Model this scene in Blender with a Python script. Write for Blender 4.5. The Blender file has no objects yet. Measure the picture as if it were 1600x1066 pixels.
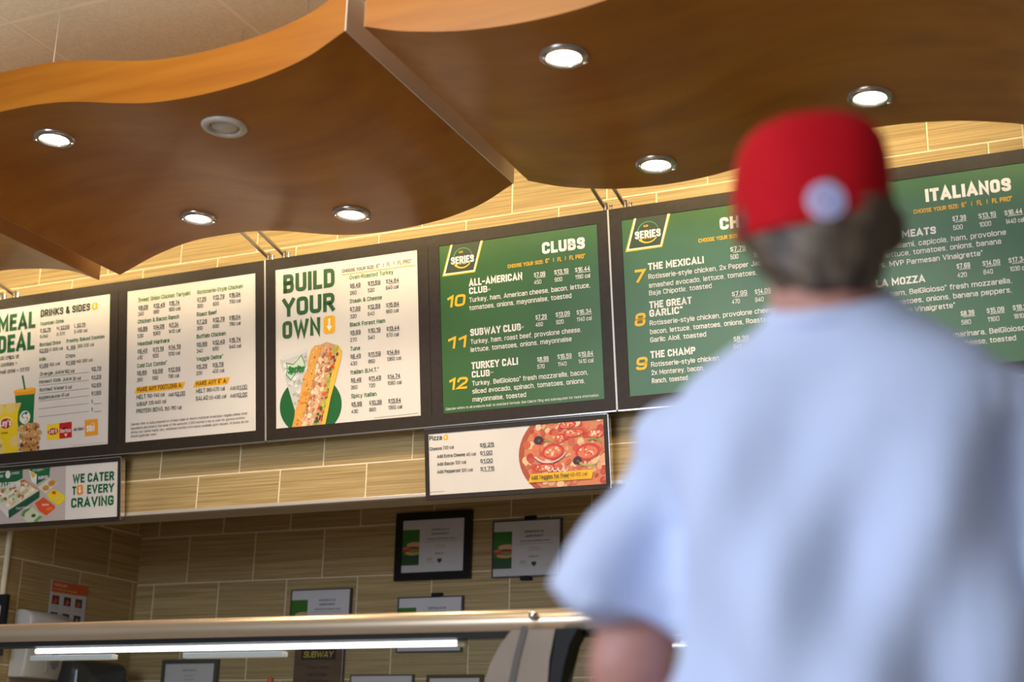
import bpy, math, random
from mathutils import Vector, Matrix
random.seed(7)
S = bpy.context.scene
COL = S.collection
PI = math.pi

# ------------------------------------------------------------------ camera
F_PX = 2222.2
YAW, PITCH, ROLL, TILT = [math.radians(a) for a in (-24.615, 17.1, 1.312, 7.814)]
def cam_rows():
    cz, sz = math.cos(YAW), math.sin(YAW)
    Rz = Matrix(((cz, -sz, 0), (sz, cz, 0), (0, 0, 1)))
    B0 = Matrix(((1, 0, 0), (0, 0, -1), (0, 1, 0)))
    c, s = math.cos(PITCH), math.sin(PITCH)
    Rx = Matrix(((1, 0, 0), (0, c, s), (0, -s, c)))
    c, s = math.cos(ROLL), math.sin(ROLL)
    Rr = Matrix(((c, -s, 0), (s, c, 0), (0, 0, 1)))
    return Rr @ Rx @ B0 @ Rz
R = cam_rows()
EYE = Vector((0, 0, 1.05))
cd = bpy.data.cameras.new('camera')
cd.sensor_width = 36; cd.lens = F_PX / 1600 * 36
cd.dof.use_dof = True; cd.dof.focus_distance = 5.6; cd.dof.aperture_fstop = 1.75
cd.clip_start = 0.05
cam = bpy.data.objects.new('camera', cd); COL.objects.link(cam)
m3 = Matrix((R[0], -R[1], -R[2])).transposed()
cam.matrix_world = Matrix.Translation(EYE) @ m3.to_4x4()
S.camera = cam

# ------------------------------------------------------------------ world, light, exposure
w = bpy.data.worlds.new('world'); S.world = w; w.use_nodes = True
w.node_tree.nodes['Background'].inputs[0].default_value = (0.92, 0.88, 0.84, 1)
w.node_tree.nodes['Background'].inputs[1].default_value = 0.16
S.view_settings.view_transform = 'Standard'; S.view_settings.look = 'None'
S.view_settings.gamma = 1; S.view_settings.use_curve_mapping = False
S.view_settings.exposure = 0.0
def area(name, loc, target, sx, sy, power, col):
    l = bpy.data.lights.new(name, 'AREA'); l.shape = 'RECTANGLE'; l.size = sx; l.size_y = sy
    l.energy = power; l.color = col
    o = bpy.data.objects.new(name, l); COL.objects.link(o); o.location = loc
    o.rotation_euler = (Vector(target) - Vector(loc)).to_track_quat('-Z', 'Y').to_euler()
    return o
area('window_light', (-2.6, -3.2, 2.75), (-1.0, 4, 2.0), 3.4, 1.9, 185, (0.70, 0.81, 1.0))
area('overhead_fill_light', (-2.2, 1.9, 3.85), (-2.4, 4.9, 2.2), 1.2, 1.2, 36, (1.0, 0.84, 0.62))  # unseen overhead fill, added for general room light
# light strips lying on top of the wooden canopy, washing the tiled wall
for _x0, _x1 in ((-3.85, -2.12), (-1.95, -0.22), (-5.8, -4.1)):
    area('canopy_wall_washer', ((_x0 + _x1) / 2, 4.42, 3.37), ((_x0 + _x1) / 2, 5.1, 3.12), _x1 - _x0, 0.05, 13.5, (1.0, 0.80, 0.46))
    area('ceiling_fill_light', ((_x0 + _x1) / 2, 3.75, 3.42), ((_x0 + _x1) / 2, 3.4, 4.1), _x1 - _x0, 0.3, 7.5, (1.0, 0.92, 0.78))  # upward light added to brighten the ceiling
area('shirt_fill_light', (-3.2, -1.2, 1.9), (-0.3, 1.6, 1.35), 1.6, 1.8, 48, (0.74, 0.83, 1.0))  # extra light added from the left to brighten the shirt
LAMP_W = 26; LAMP_COL = (1.0, 0.80, 0.54)

# ------------------------------------------------------------------ helpers
def lin(c):
    return tuple(((x / 255) / 12.92 if x / 255 <= 0.04045 else ((x / 255 + 0.055) / 1.055) ** 2.4) for x in c)
def ray(x, y):
    return R.transposed() @ Vector(((x - 800) / F_PX, (y - 533) / F_PX, 1))
def onY(x, y, Y):
    v = ray(x, y); return EYE + v * ((Y - EYE.y) / v.y)
def onX(x, y, X):
    v = ray(x, y); return EYE + v * ((X - EYE.x) / v.x)
def principled(name, col, rough=0.5, metal=0.0, spec=0.5, coat=0.0, emis=None, es=0):
    m = bpy.data.materials.new(name); m.use_nodes = True
    b = m.node_tree.nodes['Principled BSDF']
    b.inputs['Base Color'].default_value = (*col, 1); b.inputs['Roughness'].default_value = rough
    b.inputs['Metallic'].default_value = metal; b.inputs['Specular IOR Level'].default_value = spec
    b.inputs['Coat Weight'].default_value = coat
    if emis: b.inputs['Emission Color'].default_value = (*emis, 1); b.inputs['Emission Strength'].default_value = es
    return m
def noise_mat(name, c1, c2, scale=(1, 1, 1), nscale=5, detail=3, rough=0.5, bump=0.0, spec=0.5, coat=0.0, lo=0.35, hi=0.65, rnd=False, bdist=0.002, metal=0.0, coat_rough=0.1):
    m = principled(name, c1, rough, metal, spec, coat); nt = m.node_tree; N = nt.nodes; L = nt.links
    b = N['Principled BSDF']; b.inputs['Coat Roughness'].default_value = coat_rough
    tc = N.new('ShaderNodeTexCoord'); mp = N.new('ShaderNodeMapping'); mp.inputs['Scale'].default_value = scale
    L.new(tc.outputs['Object'], mp.inputs['Vector'])
    if rnd:
        oi = N.new('ShaderNodeObjectInfo'); mu = N.new('ShaderNodeMath'); mu.operation = 'MULTIPLY'; mu.inputs[1].default_value = 37
        L.new(oi.outputs['Random'], mu.inputs[0]); L.new(mu.outputs[0], mp.inputs['Location'])
    n = N.new('ShaderNodeTexNoise'); n.inputs['Scale'].default_value = nscale; n.inputs['Detail'].default_value = detail
    L.new(mp.outputs[0], n.inputs['Vector'])
    cr = N.new('ShaderNodeValToRGB'); e = cr.color_ramp.elements
    e[0].position = lo; e[0].color = (*c1, 1); e[1].position = hi; e[1].color = (*c2, 1)
    L.new(n.outputs['Fac'], cr.inputs[0]); L.new(cr.outputs[0], b.inputs['Base Color'])
    if bump:
        bp = N.new('ShaderNodeBump'); bp.inputs['Strength'].default_value = bump; bp.inputs['Distance'].default_value = bdist
        L.new(n.outputs['Fac'], bp.inputs['Height']); L.new(bp.outputs[0], b.inputs['Normal'])
    return m

class MB:
    def __init__(s): s.v = []; s.f = []; s.m = []
    def add(s, vs, fs, mi=0):
        k = len(s.v); s.v += [Vector(v) for v in vs]; s.f += [tuple(i + k for i in f) for f in fs]; s.m += [mi] * len(fs)
    def box(s, c, d, rot=None, mi=0):
        c = Vector(c); h = [x / 2 for x in d]
        vs = [Vector((sx * h[0], sy * h[1], sz * h[2])) for sz in (-1, 1) for sy in (-1, 1) for sx in (-1, 1)]
        if rot is not None: vs = [rot @ v for v in vs]
        s.add([v + c for v in vs], [(0, 2, 3, 1), (4, 5, 7, 6), (0, 1, 5, 4), (2, 6, 7, 3), (0, 4, 6, 2), (1, 3, 7, 5)], mi)
    def tube(s, pts, rad, n=12, mi=0, caps=True):
        pts = [Vector(p) for p in pts]; rs = rad if isinstance(rad, (list, tuple)) else [rad] * len(pts)
        rings = []
        for i, p in enumerate(pts):
            d = (pts[min(i + 1, len(pts) - 1)] - pts[max(i - 1, 0)]).normalized()
            a = d.orthogonal().normalized() if i == 0 else (s._a - d * s._a.dot(d)).normalized()
            s._a = a; b = d.cross(a)
            rings.append([p + (a * math.cos(t * 2 * PI / n) + b * math.sin(t * 2 * PI / n)) * rs[i] for t in range(n)])
        s.loft(rings, caps, mi)
    def loft(s, rings, caps=True, mi=0):
        n = len(rings[0]); vs = [v for r in rings for v in r]; fs = []
        for i in range(len(rings) - 1):
            for j in range(n):
                fs.append((i * n + j, i * n + (j + 1) % n, (i + 1) * n + (j + 1) % n, (i + 1) * n + j))
        if caps: fs.append(tuple(range(n))[::-1]); fs.append(tuple((len(rings) - 1) * n + j for j in range(n)))
        s.add(vs, fs, mi)
    def lathe(s, c, prof, n=32, mi=0, caps=False):
        c = Vector(c); s.loft([[c + Vector((r * math.cos(2 * PI * t / n), r * math.sin(2 * PI * t / n), z)) for t in range(n)] for r, z in prof], caps, mi)
    def ball(s, c, r, n=16, mi=0, rot=None):
        c = Vector(c); r = r if isinstance(r, (list, tuple)) else (r, r, r); rings = []
        for i in range(n // 2 + 1):
            a = -PI / 2 + PI * i / (n // 2); cr = max(math.cos(a), 0.02)
            ring = [Vector((r[0] * cr * math.cos(2 * PI * t / n), r[1] * cr * math.sin(2 * PI * t / n), r[2] * math.sin(a))) for t in range(n)]
            if rot is not None: ring = [rot @ v for v in ring]
            rings.append([c + v for v in ring])
        s.loft(rings, True, mi)
    def build(s, name, mats, parent=None, smooth=False, origin=None, bevel=0):
        if not isinstance(mats, (list, tuple)): mats = [mats]
        if parent is not None:
            o0 = Vector((0, 0, 0)); p = parent
            while p: o0 += p.location; p = p.parent
        else:
            if origin is None:
                xs = [v.x for v in s.v]; ys = [v.y for v in s.v]; zs = [v.z for v in s.v]
                origin = ((min(xs) + max(xs)) / 2, (min(ys) + max(ys)) / 2, min(zs))
            o0 = Vector(origin)
        me = bpy.data.meshes.new(name); me.from_pydata([tuple(v - o0) for v in s.v], [], s.f)
        for m in mats: me.materials.append(m)
        if len(mats) > 1: me.polygons.foreach_set('material_index', s.m)
        me.polygons.foreach_set('use_smooth', [smooth] * len(me.polygons)); me.update()
        o = bpy.data.objects.new(name, me); COL.objects.link(o)
        if parent is not None: o.parent = parent
        else: o.location = o0
        if bevel:
            b = o.modifiers.new('bevel', 'BEVEL'); b.width = bevel; b.segments = 2; b.limit_method = 'ANGLE'
        if smooth and len(s.f) < 20000:
            try: me.set_sharp_from_angle(angle=math.radians(40))
            except Exception: pass
        return o
def tag(o, label=None, cat=None, group=None, kind=None):
    if label: o['label'] = label
    if cat: o['category'] = cat
    if group: o['group'] = group
    if kind: o['kind'] = kind
    return o
def thing(name, loc, label, cat, group=None):
    o = bpy.data.objects.new(name, None); COL.objects.link(o); o.location = loc; o.empty_display_size = 0.05
    return tag(o, label, cat, group)

# ------------------------------------------------------------------ materials
WOOD = noise_mat('orange laminate wood', (0.35, 0.108, 0.004), (0.49, 0.182, 0.014), (0.7, 5, 9), 1.6, 5, rough=0.42, spec=0.35, coat=0.22, lo=0.3, hi=0.7, coat_rough=0.22)
LIT_TONE_EDGE = noise_mat('panel edge tinted as lit', (0.82, 0.68, 0.54), (0.88, 0.74, 0.6), (3, 1, 9), 2, 4, rough=0.35)  # light falling on one end face, put into its colour
EDGE = noise_mat('wood panel edge', (0.42, 0.17, 0.04), (0.5, 0.22, 0.07), (3, 1, 9), 2, 4, rough=0.4, coat=0.3)
def tile_material():
    m = principled('ribbed beige tile', (0.45, 0.33, 0.17), 0.42, 0, 0.4); nt = m.node_tree; N = nt.nodes; L = nt.links
    b = N['Principled BSDF']; tc = N.new('ShaderNodeTexCoord'); mp = N.new('ShaderNodeMapping'); mp.inputs['Scale'].default_value = (1.8, 1.8, 130)
    oi = N.new('ShaderNodeObjectInfo'); mu = N.new('ShaderNodeMath'); mu.operation = 'MULTIPLY'; mu.inputs[1].default_value = 41
    L.new(oi.outputs['Random'], mu.inputs[0]); L.new(mu.outputs[0], mp.inputs['Location']); L.new(tc.outputs['Object'], mp.inputs['Vector'])
    n = N.new('ShaderNodeTexNoise'); n.inputs['Scale'].default_value = 1.0; n.inputs['Detail'].default_value = 4; n.inputs['Roughness'].default_value = 0.6
    L.new(mp.outputs[0], n.inputs['Vector'])
    cr = N.new('ShaderNodeValToRGB'); e = cr.color_ramp.elements
    e[0].position = 0.34; e[0].color = (0.33, 0.225, 0.085, 1); e[1].position = 0.62; e[1].color = (0.53, 0.38, 0.17, 1)
    L.new(n.outputs['Fac'], cr.inputs[0])
    hs = N.new('ShaderNodeHueSaturation'); rm = N.new('ShaderNodeMapRange'); rm.inputs[3].default_value = 0.93; rm.inputs[4].default_value = 1.06
    L.new(oi.outputs['Random'], rm.inputs[0]); L.new(rm.outputs[0], hs.inputs['Value']); L.new(cr.outputs[0], hs.inputs['Color']); L.new(hs.outputs[0], b.inputs['Base Color'])
    bp = N.new('ShaderNodeBump'); bp.inputs['Strength'].default_value = 0.6; bp.inputs['Distance'].default_value = 0.003
    L.new(n.outputs['Fac'], bp.inputs['Height']); L.new(bp.outputs[0], b.inputs['Normal'])
    return m
TILE = tile_material()
GROUT = noise_mat('cream grout', (0.80, 0.66, 0.44), (0.88, 0.74, 0.52), nscale=30, rough=0.8)
PLASTER = noise_mat('beige painted plaster', (0.40, 0.33, 0.22), (0.43, 0.36, 0.24), nscale=8, rough=0.7)
TRIMW = principled('off white metal trim', (0.62, 0.56, 0.50), 0.35, 0.3)
CEIL = noise_mat('ceiling tile fibre', (0.36, 0.33, 0.25), (0.41, 0.37, 0.29), nscale=60, detail=4, rough=0.9, bump=0.3)
CEILGRID = principled('ceiling grid metal', (0.42, 0.38, 0.30), 0.5)
BLACK = noise_mat('dark brown board frame', (0.026, 0.017, 0.010), (0.033, 0.022, 0.014), nscale=40, rough=0.5, spec=0.3)
BLKPL = principled('black plastic', (0.007, 0.007, 0.008), 0.55, 0, 0.25)
STEEL = principled('brushed steel', (0.62, 0.58, 0.52), 0.28, 1.0)
CHROME = principled('chrome', (0.8, 0.77, 0.72), 0.12, 1.0)
BRASSY = noise_mat('champagne satin metal', (0.66, 0.52, 0.36), (0.72, 0.58, 0.42), (0.4, 6, 6), 6, rough=0.30, metal=0.75)
TAUPE = noise_mat('taupe satin metal', (0.22, 0.165, 0.115), (0.25, 0.19, 0.135), nscale=6, rough=0.5, metal=0.3)
GLOW = principled('lit lamp lens', (1, 1, 1), 0.4, emis=(1.0, 0.93, 0.84), es=9)
LED = principled('lit white light tube', (1, 1, 1), 0.4, emis=(0.96, 0.93, 1.0), es=3.2)
LENS_OFF = principled('frosted lens, unlit', (0.62, 0.58, 0.50), 0.35)
TRIMRING = principled('nickel trim ring', (0.50, 0.45, 0.38), 0.25, 0.7)
TRIMWHITE = principled('cream trim ring', (0.66, 0.60, 0.50), 0.35, 0.0)
WHITEPL = noise_mat('off white plastic', (0.56, 0.53, 0.49), (0.60, 0.57, 0.53), nscale=3, rough=0.35)
FLOOR = noise_mat('floor tile', (0.20, 0.16, 0.12), (0.25, 0.2, 0.15), nscale=4, rough=0.5)
def glass_mat():
    m = bpy.data.materials.new('clear guard glass'); m.use_nodes = True; nt = m.node_tree; nt.nodes.clear()
    o = nt.nodes.new('ShaderNodeOutputMaterial'); t = nt.nodes.new('ShaderNodeBsdfTransparent'); g = nt.nodes.new('ShaderNodeBsdfGlossy')
    t.inputs[0].default_value = (0.95, 0.97, 0.96, 1); g.inputs['Roughness'].default_value = 0.02
    mx = nt.nodes.new('ShaderNodeMixShader'); mx.inputs[0].default_value = 0.05
    nt.links.new(t.outputs[0], mx.inputs[1]); nt.links.new(g.outputs[0], mx.inputs[2]); nt.links.new(mx.outputs[0], o.inputs[0]); return m
GLASS = glass_mat()
_ink = {}
def ink(c, rough=0.45):
    k = (tuple(c), rough)
    if k not in _ink: _ink[k] = principled('printed ink %d %d %d' % tuple(c), lin(c), rough, 0, 0.45)
    return _ink[k]

# ------------------------------------------------------------------ the tiled walls
TW, TH, GAP = 0.4295, 0.2585, 0.0062
_tm = {}
def tile_mesh(wd, ht):
    k = (round(wd, 3), round(ht, 3))
    if k not in _tm:
        a, b, t, c = k[0] / 2, k[1] / 2, 0.008, 0.0015
        vs = [(-a, 0, -b), (a, 0, -b), (a, 0, b), (-a, 0, b), (-a, -t + c, -b), (a, -t + c, -b), (a, -t + c, b), (-a, -t + c, b),
              (-a + c, -t, -b + c), (a - c, -t, -b + c), (a - c, -t, b - c), (-a + c, -t, b - c)]
        fs = [(0, 1, 5, 4), (1, 2, 6, 5), (2, 3, 7, 6), (3, 0, 4, 7), (4, 5, 9, 8), (5, 6, 10, 9), (6, 7, 11, 10), (7, 4, 8, 11), (8, 9, 10, 11)]
        me = bpy.data.meshes.new('tile'); me.from_pydata(vs, [], fs); me.materials.append(TILE); me.update(); _tm[k] = me
    return _tm[k]
def tiled_wall(name, u0, u1, z0, z1, at, rotz, uref, zref, even_off, thick=0.1):
    """u runs along the wall; at(u) gives the (x,y) of its face, rotz turns tiles to face out."""
    mb = MB(); a, b = Vector((*at(u0), 0)), Vector((*at(u1), 0)); d = (b - a).normalized(); nrm = Vector((d.y, -d.x, 0))
    if rotz: nrm = Vector((1, 0, 0))
    inn = -nrm * thick
    g = nrm * 0.0062
    vs = [a + g, b + g, b + inn, a + inn]
    mb.add([v + Vector((0, 0, z0)) for v in vs] + [v + Vector((0, 0, z1)) for v in vs],
           [(0, 1, 5, 4), (1, 2, 6, 5), (2, 3, 7, 6), (3, 0, 4, 7), (3, 2, 1, 0), (4, 5, 6, 7)])
    wall = mb.build(name, GROUT, origin=(*at(u0), z0)); tag(wall, kind='structure')
    r0 = math.floor((z0 - zref) / TH); r1 = math.ceil((z1 - zref) / TH)
    for r in range(r0, r1):
        za, zb = max(z0, zref + r * TH), min(z1, zref + (r + 1) * TH)
        if zb - za < 0.02: continue
        off = uref + (0 if (r % 2 == 0) == even_off else TW / 2)
        c0 = math.floor((u0 - off) / TW); c1 = math.ceil((u1 - off) / TW)
        for c in range(c0, c1):
            ua, ub = max(u0, off + c * TW), min(u1, off + (c + 1) * TW)
            if ub - ua < 0.02: continue
            o = bpy.data.objects.new('tile', tile_mesh(ub - ua - GAP, zb - za - GAP)); COL.objects.link(o); o.parent = wall
            x, y = at((ua + ub) / 2)
            o.location = Vector((x, y, (za + zb) / 2)) - wall.location; o.rotation_euler = (0, 0, rotz)
    return wall
DW = 5.1
tiled_wall('wall_upper', -6.2, -0.292, 2.155, 4.0, lambda u: (u, DW), 0, -0.630, 2.306, True, 0.16)
tiled_wall('wall_right', -0.292, 3.0, 2.155, 4.0, lambda u: (u, DW + 0.004), 0, -0.200, 2.306, True, 0.156)
tiled_wall('wall_back', -5.17, 3.0, 0.0, 3.2, lambda u: (u, 6.37), 0, -4.402, 2.0265, True, 0.1)
tiled_wall('wall_left', 5.37, 6.37, 0.0, 3.2, lambda u: (-5.17, u), PI / 2, 5.467, 2.0415, False, 0.1)
tiled_wall('wall_corner', -6.2, -5.17, 0.0, 3.2, lambda u: (u, 5.37), 0, -5.17 - 0.1, 2.0415, True, 0.1)
m = MB(); m.tube([(-5.168, 5.366, 0.0), (-5.168, 5.366, 3.2)], 0.014, 10)
tag(m.build('trim_1', GROUT, smooth=True), kind='structure')
m = MB(); m.box((-1.6, 5.092, 2.151), (9.2, 0.026, 0.016))
tag(m.build('trim_2', TRIMW, bevel=0.003), kind='structure')
m = MB(); m.box((-1.6, 5.185, 2.150), (9.2, 0.15, 0.01))
tag(m.build('trim_3', PLASTER), kind='structure')
m = MB(); m.box((-1.6, 5.83, 3.22), (9.2, 1.14, 0.04)); tag(m.build('ceiling_alcove', PLASTER), kind='structure')
m = MB(); m.box((-1.6, 2, -0.05), (11, 13, 0.1)); tag(m.build('floor', FLOOR), kind='structure')
# suspended ceiling: grid and lay-in panels
m = MB(); m.box((-1.6, 1.6, 4.09), (11, 9, 0.04)); ceil = m.build('ceiling', CEIL, origin=(-2.5, 1.6, 4.07)); tag(ceil, kind='structure')
gx = [-4.188 + 0.935 * k for k in range(-2, 8)]; gy = [3.978 - 0.61 * k for k in range(-1, 8)]
mc = None
for i in range(len(gx) - 1):
    for j in range(len(gy) - 1):
        if mc is None:
            q = MB(); q.box((0, 0, 0), (0.918, 0.593, 0.014)); ob = q.build('ceiling_panel', CEIL, origin=(0, 0, 0)); mc = ob.data
            bpy.data.objects.remove(ob)
        o = bpy.data.objects.new('ceiling_panel', mc); COL.objects.link(o); o.parent = ceil
        o.location = Vector(((gx[i] + gx[i + 1]) / 2, (gy[j] + gy[j + 1]) / 2, 4.062 + random.uniform(-.001, .001))) - ceil.location
m = MB()
for x in gx: m.box((x, (gy[0] + gy[-1]) / 2, 4.060), (0.020, gy[0] - gy[-1], 0.010))
for y in gy: m.box(((gx[0] + gx[-1]) / 2, y, 4.0602), (gx[-1] - gx[0], 0.020, 0.010))
m.build('ceiling_grid', CEILGRID, ceil)

# ------------------------------------------------------------------ wavy wooden canopy
def spline(pts):
    pts = sorted(pts)
    def fn(x):
        n = len(pts)
        if x <= pts[0][0]: i = 0
        elif x >= pts[-1][0]: i = n - 2
        else:
            i = max(k for k in range(n - 1) if pts[k][0] <= x)
        x0, y0 = pts[i]; x1, y1 = pts[i + 1]; h = x1 - x0; t = (x - x0) / h
        m0 = (y1 - y0) / h if i == 0 else (y1 - pts[i - 1][1]) / (x1 - pts[i - 1][0])
        m1 = (y1 - y0) / h if i == n - 2 else (pts[i + 2][1] - y0) / (pts[i + 2][0] - x0)
        t = max(0, min(1, t))
        return (2 * t**3 - 3 * t**2 + 1) * y0 + (t**3 - 2 * t**2 + t) * h * m0 + (-2 * t**3 + 3 * t**2) * y1 + (t**3 - t**2) * h * m1
    return fn
YF, YR, TK = 3.262, 4.5, 0.152
pB = [(-3.903, 3.064), (-3.72, 3.130), (-3.55, 3.166), (-3.40, 3.172), (-3.24, 3.168), (-3.10, 3.150), (-2.92, 3.112), (-2.80, 3.090), (-2.68, 3.080), (-2.56, 3.079), (-2.44, 3.086), (-2.33, 3.100), (-2.20, 3.133), (-2.073, 3.195)]
pA = [(-2.003, 3.195), (-1.891, 3.157), (-1.786, 3.132), (-1.683, 3.113), (-1.58, 3.102), (-1.46, 3.097), (-1.34, 3.101), (-1.24, 3.112), (-1.13, 3.130), (-1.0, 3.158), (-0.87, 3.180), (-0.754, 3.189), (-0.675, 3.188), (-0.588, 3.182), (-0.503, 3.173), (-0.419, 3.159), (-0.337, 3.140), (-0.261, 3.119), (-0.165, 3.080)]
pC = [(-5.85, 3.195), (-5.6, 3.11), (-5.4, 3.08), (-5.2, 3.09), (-4.95, 3.14), (-4.75, 3.165), (-4.587, 3.170), (-4.438, 3.160), (-4.29, 3.140), (-4.162, 3.112), (-4.018, 3.055)]
pD = [(-0.095, 3.08), (0.15, 3.15), (0.4, 3.175), (0.7, 3.12), (1.0, 3.085), (1.35, 3.11), (1.735, 3.195)]
def canopy(pts, label, wires, pale=False):
    fn = spline(pts); x0, x1 = pts[0][0], pts[-1][0]; n = 72; mb = MB(); me = MB()
    xs = [x0 + (x1 - x0) * i / n for i in range(n + 1)]
    t = thing('canopy_panel', ((x0 + x1) / 2, (YF + YR) / 2, fn((x0 + x1) / 2)), label, 'ceiling canopy', 'wavy wooden canopy panels over the counter')
    ys = [YF, YR]
    vs = []
    for x in xs:
        z = fn(x); vs += [(x, YF, z), (x, YR, z), (x, YR, z + TK), (x, YF, z + TK)]
    fs = []
    for i in range(n):
        for j in range(4):
            a, b = 4 * i + j, 4 * i + (j + 1) % 4
            fs.append((a, b, b + 4, a + 4))
    mb.add(vs, fs); mb.build('wave_panel', WOOD, t, smooth=True)
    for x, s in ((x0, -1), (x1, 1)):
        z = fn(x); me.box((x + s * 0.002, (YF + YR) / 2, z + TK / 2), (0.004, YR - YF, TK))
        ec = me.build('end_cap', LIT_TONE_EDGE if (pale and s > 0) else EDGE, t); me = MB()
        if pale and s > 0: ec['label'] = 'end face coloured pale as if lit, beside the panel joint'
    for (wx, wy) in wires:
        q = MB(); z = fn(wx) + TK; q.tube([(wx, wy, z - 0.01), (wx, wy, 4.06)], 0.0022, 6); q.tube([(wx, wy, z - 0.01), (wx, wy, z + 0.03)], 0.006, 8)
        q.build('suspension_wire', STEEL, t, smooth=True)
    return fn
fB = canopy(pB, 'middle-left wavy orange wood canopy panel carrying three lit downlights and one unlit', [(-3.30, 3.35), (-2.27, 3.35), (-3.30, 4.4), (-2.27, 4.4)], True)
fA = canopy(pA, 'right wavy orange wood canopy panel above the person in the red cap', [(-1.8, 3.35), (-0.4, 3.35), (-1.8, 4.4), (-0.4, 4.4)])
fC = canopy(pC, 'wavy orange wood canopy panel cut off by the left photo edge, below the middle-left one', [(-4.3, 3.35), (-5.5, 3.35), (-4.3, 4.4), (-5.5, 4.4)])
fD = canopy(pD, 'wavy orange wood canopy panel at the far right photo edge, only a sliver showing', [(0.2, 3.35), (1.4, 3.35)])

def downlight(fn, x, y, lit, label, r=0.072):
    z = fn(x); sl = (fn(x + 0.05) - fn(x - 0.05)) / 0.1
    rot = Matrix.Rotation(-math.atan(sl), 3, 'Y')
    t = thing('downlight', (x, y, z), label, 'ceiling light', 'downlights in the wooden canopy')
    def lay(prof, n=40):
        mb = MB(); mb.loft([[Vector((x, y, z)) + rot @ Vector((rr * math.cos(2 * PI * k / n), rr * math.sin(2 * PI * k / n), zz)) for k in range(n)] for rr, zz in prof], False); return mb
    lay([(r, 0.004), (r * 1.0, -0.004), (r * 0.95, -0.009), (r * 0.80, -0.012), (r * 0.72, -0.010), (r * 0.66, 0.0)]).build('trim_ring', TRIMRING if lit else TRIMWHITE, t, smooth=True)
    if lit:
        lay([(r * 0.67, -0.0035), (r * 0.4, -0.006), (0.0005, -0.007)]).build('lens', GLOW, t, smooth=True)
        for a in (0.6, 3.74):
            q = MB(); q.box(Vector((x, y, z)) + rot @ Vector((r * 0.9 * math.cos(a), r * 0.9 * math.sin(a), -0.014)), (0.012, 0.006, 0.006)); q.build('clip', TRIMRING, t)
        l = bpy.data.lights.new('lamp_light', 'SPOT'); l.energy = LAMP_W; l.color = LAMP_COL; l.spot_size = math.radians(150); l.spot_blend = 0.6; l.shadow_soft_size = 0.045
        lo = bpy.data.objects.new('lamp_light', l); COL.objects.link(lo); lo.parent = t; lo.location = (0, 0, -0.045)
    else:
        lay([(r * 0.67, -0.002), (r * 0.60, 0.004), (r * 0.55, -0.004), (r * 0.3, -0.010), (0.0005, -0.012)]).build('lens', LENS_OFF, t, smooth=True)
downlight(fB, -3.392, 3.495, True, 'lit downlight at the far left of the canopy, nearest the left photo edge')
downlight(fB, -2.652, 3.480, False, 'unlit pale downlight near the canopy front, the only dark one', 0.076)
downlight(fB, -3.365, 4.300, True, 'lit downlight just above the white menu sheet with the two yellow banners')
downlight(fB, -2.645, 4.290, True, 'lit downlight above the words of the big green heading, left of the canopy joint')
downlight(fA, -1.450, 3.487, True, 'lit downlight high in the right canopy panel, largest and nearest the top edge', 0.074)
downlight(fA, -1.445, 4.318, True, 'lit downlight low in the right canopy panel, left of the red cap')
downlight(fA, -0.697, 4.262, True, 'lit downlight just above and right of the red cap', 0.074)

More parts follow.
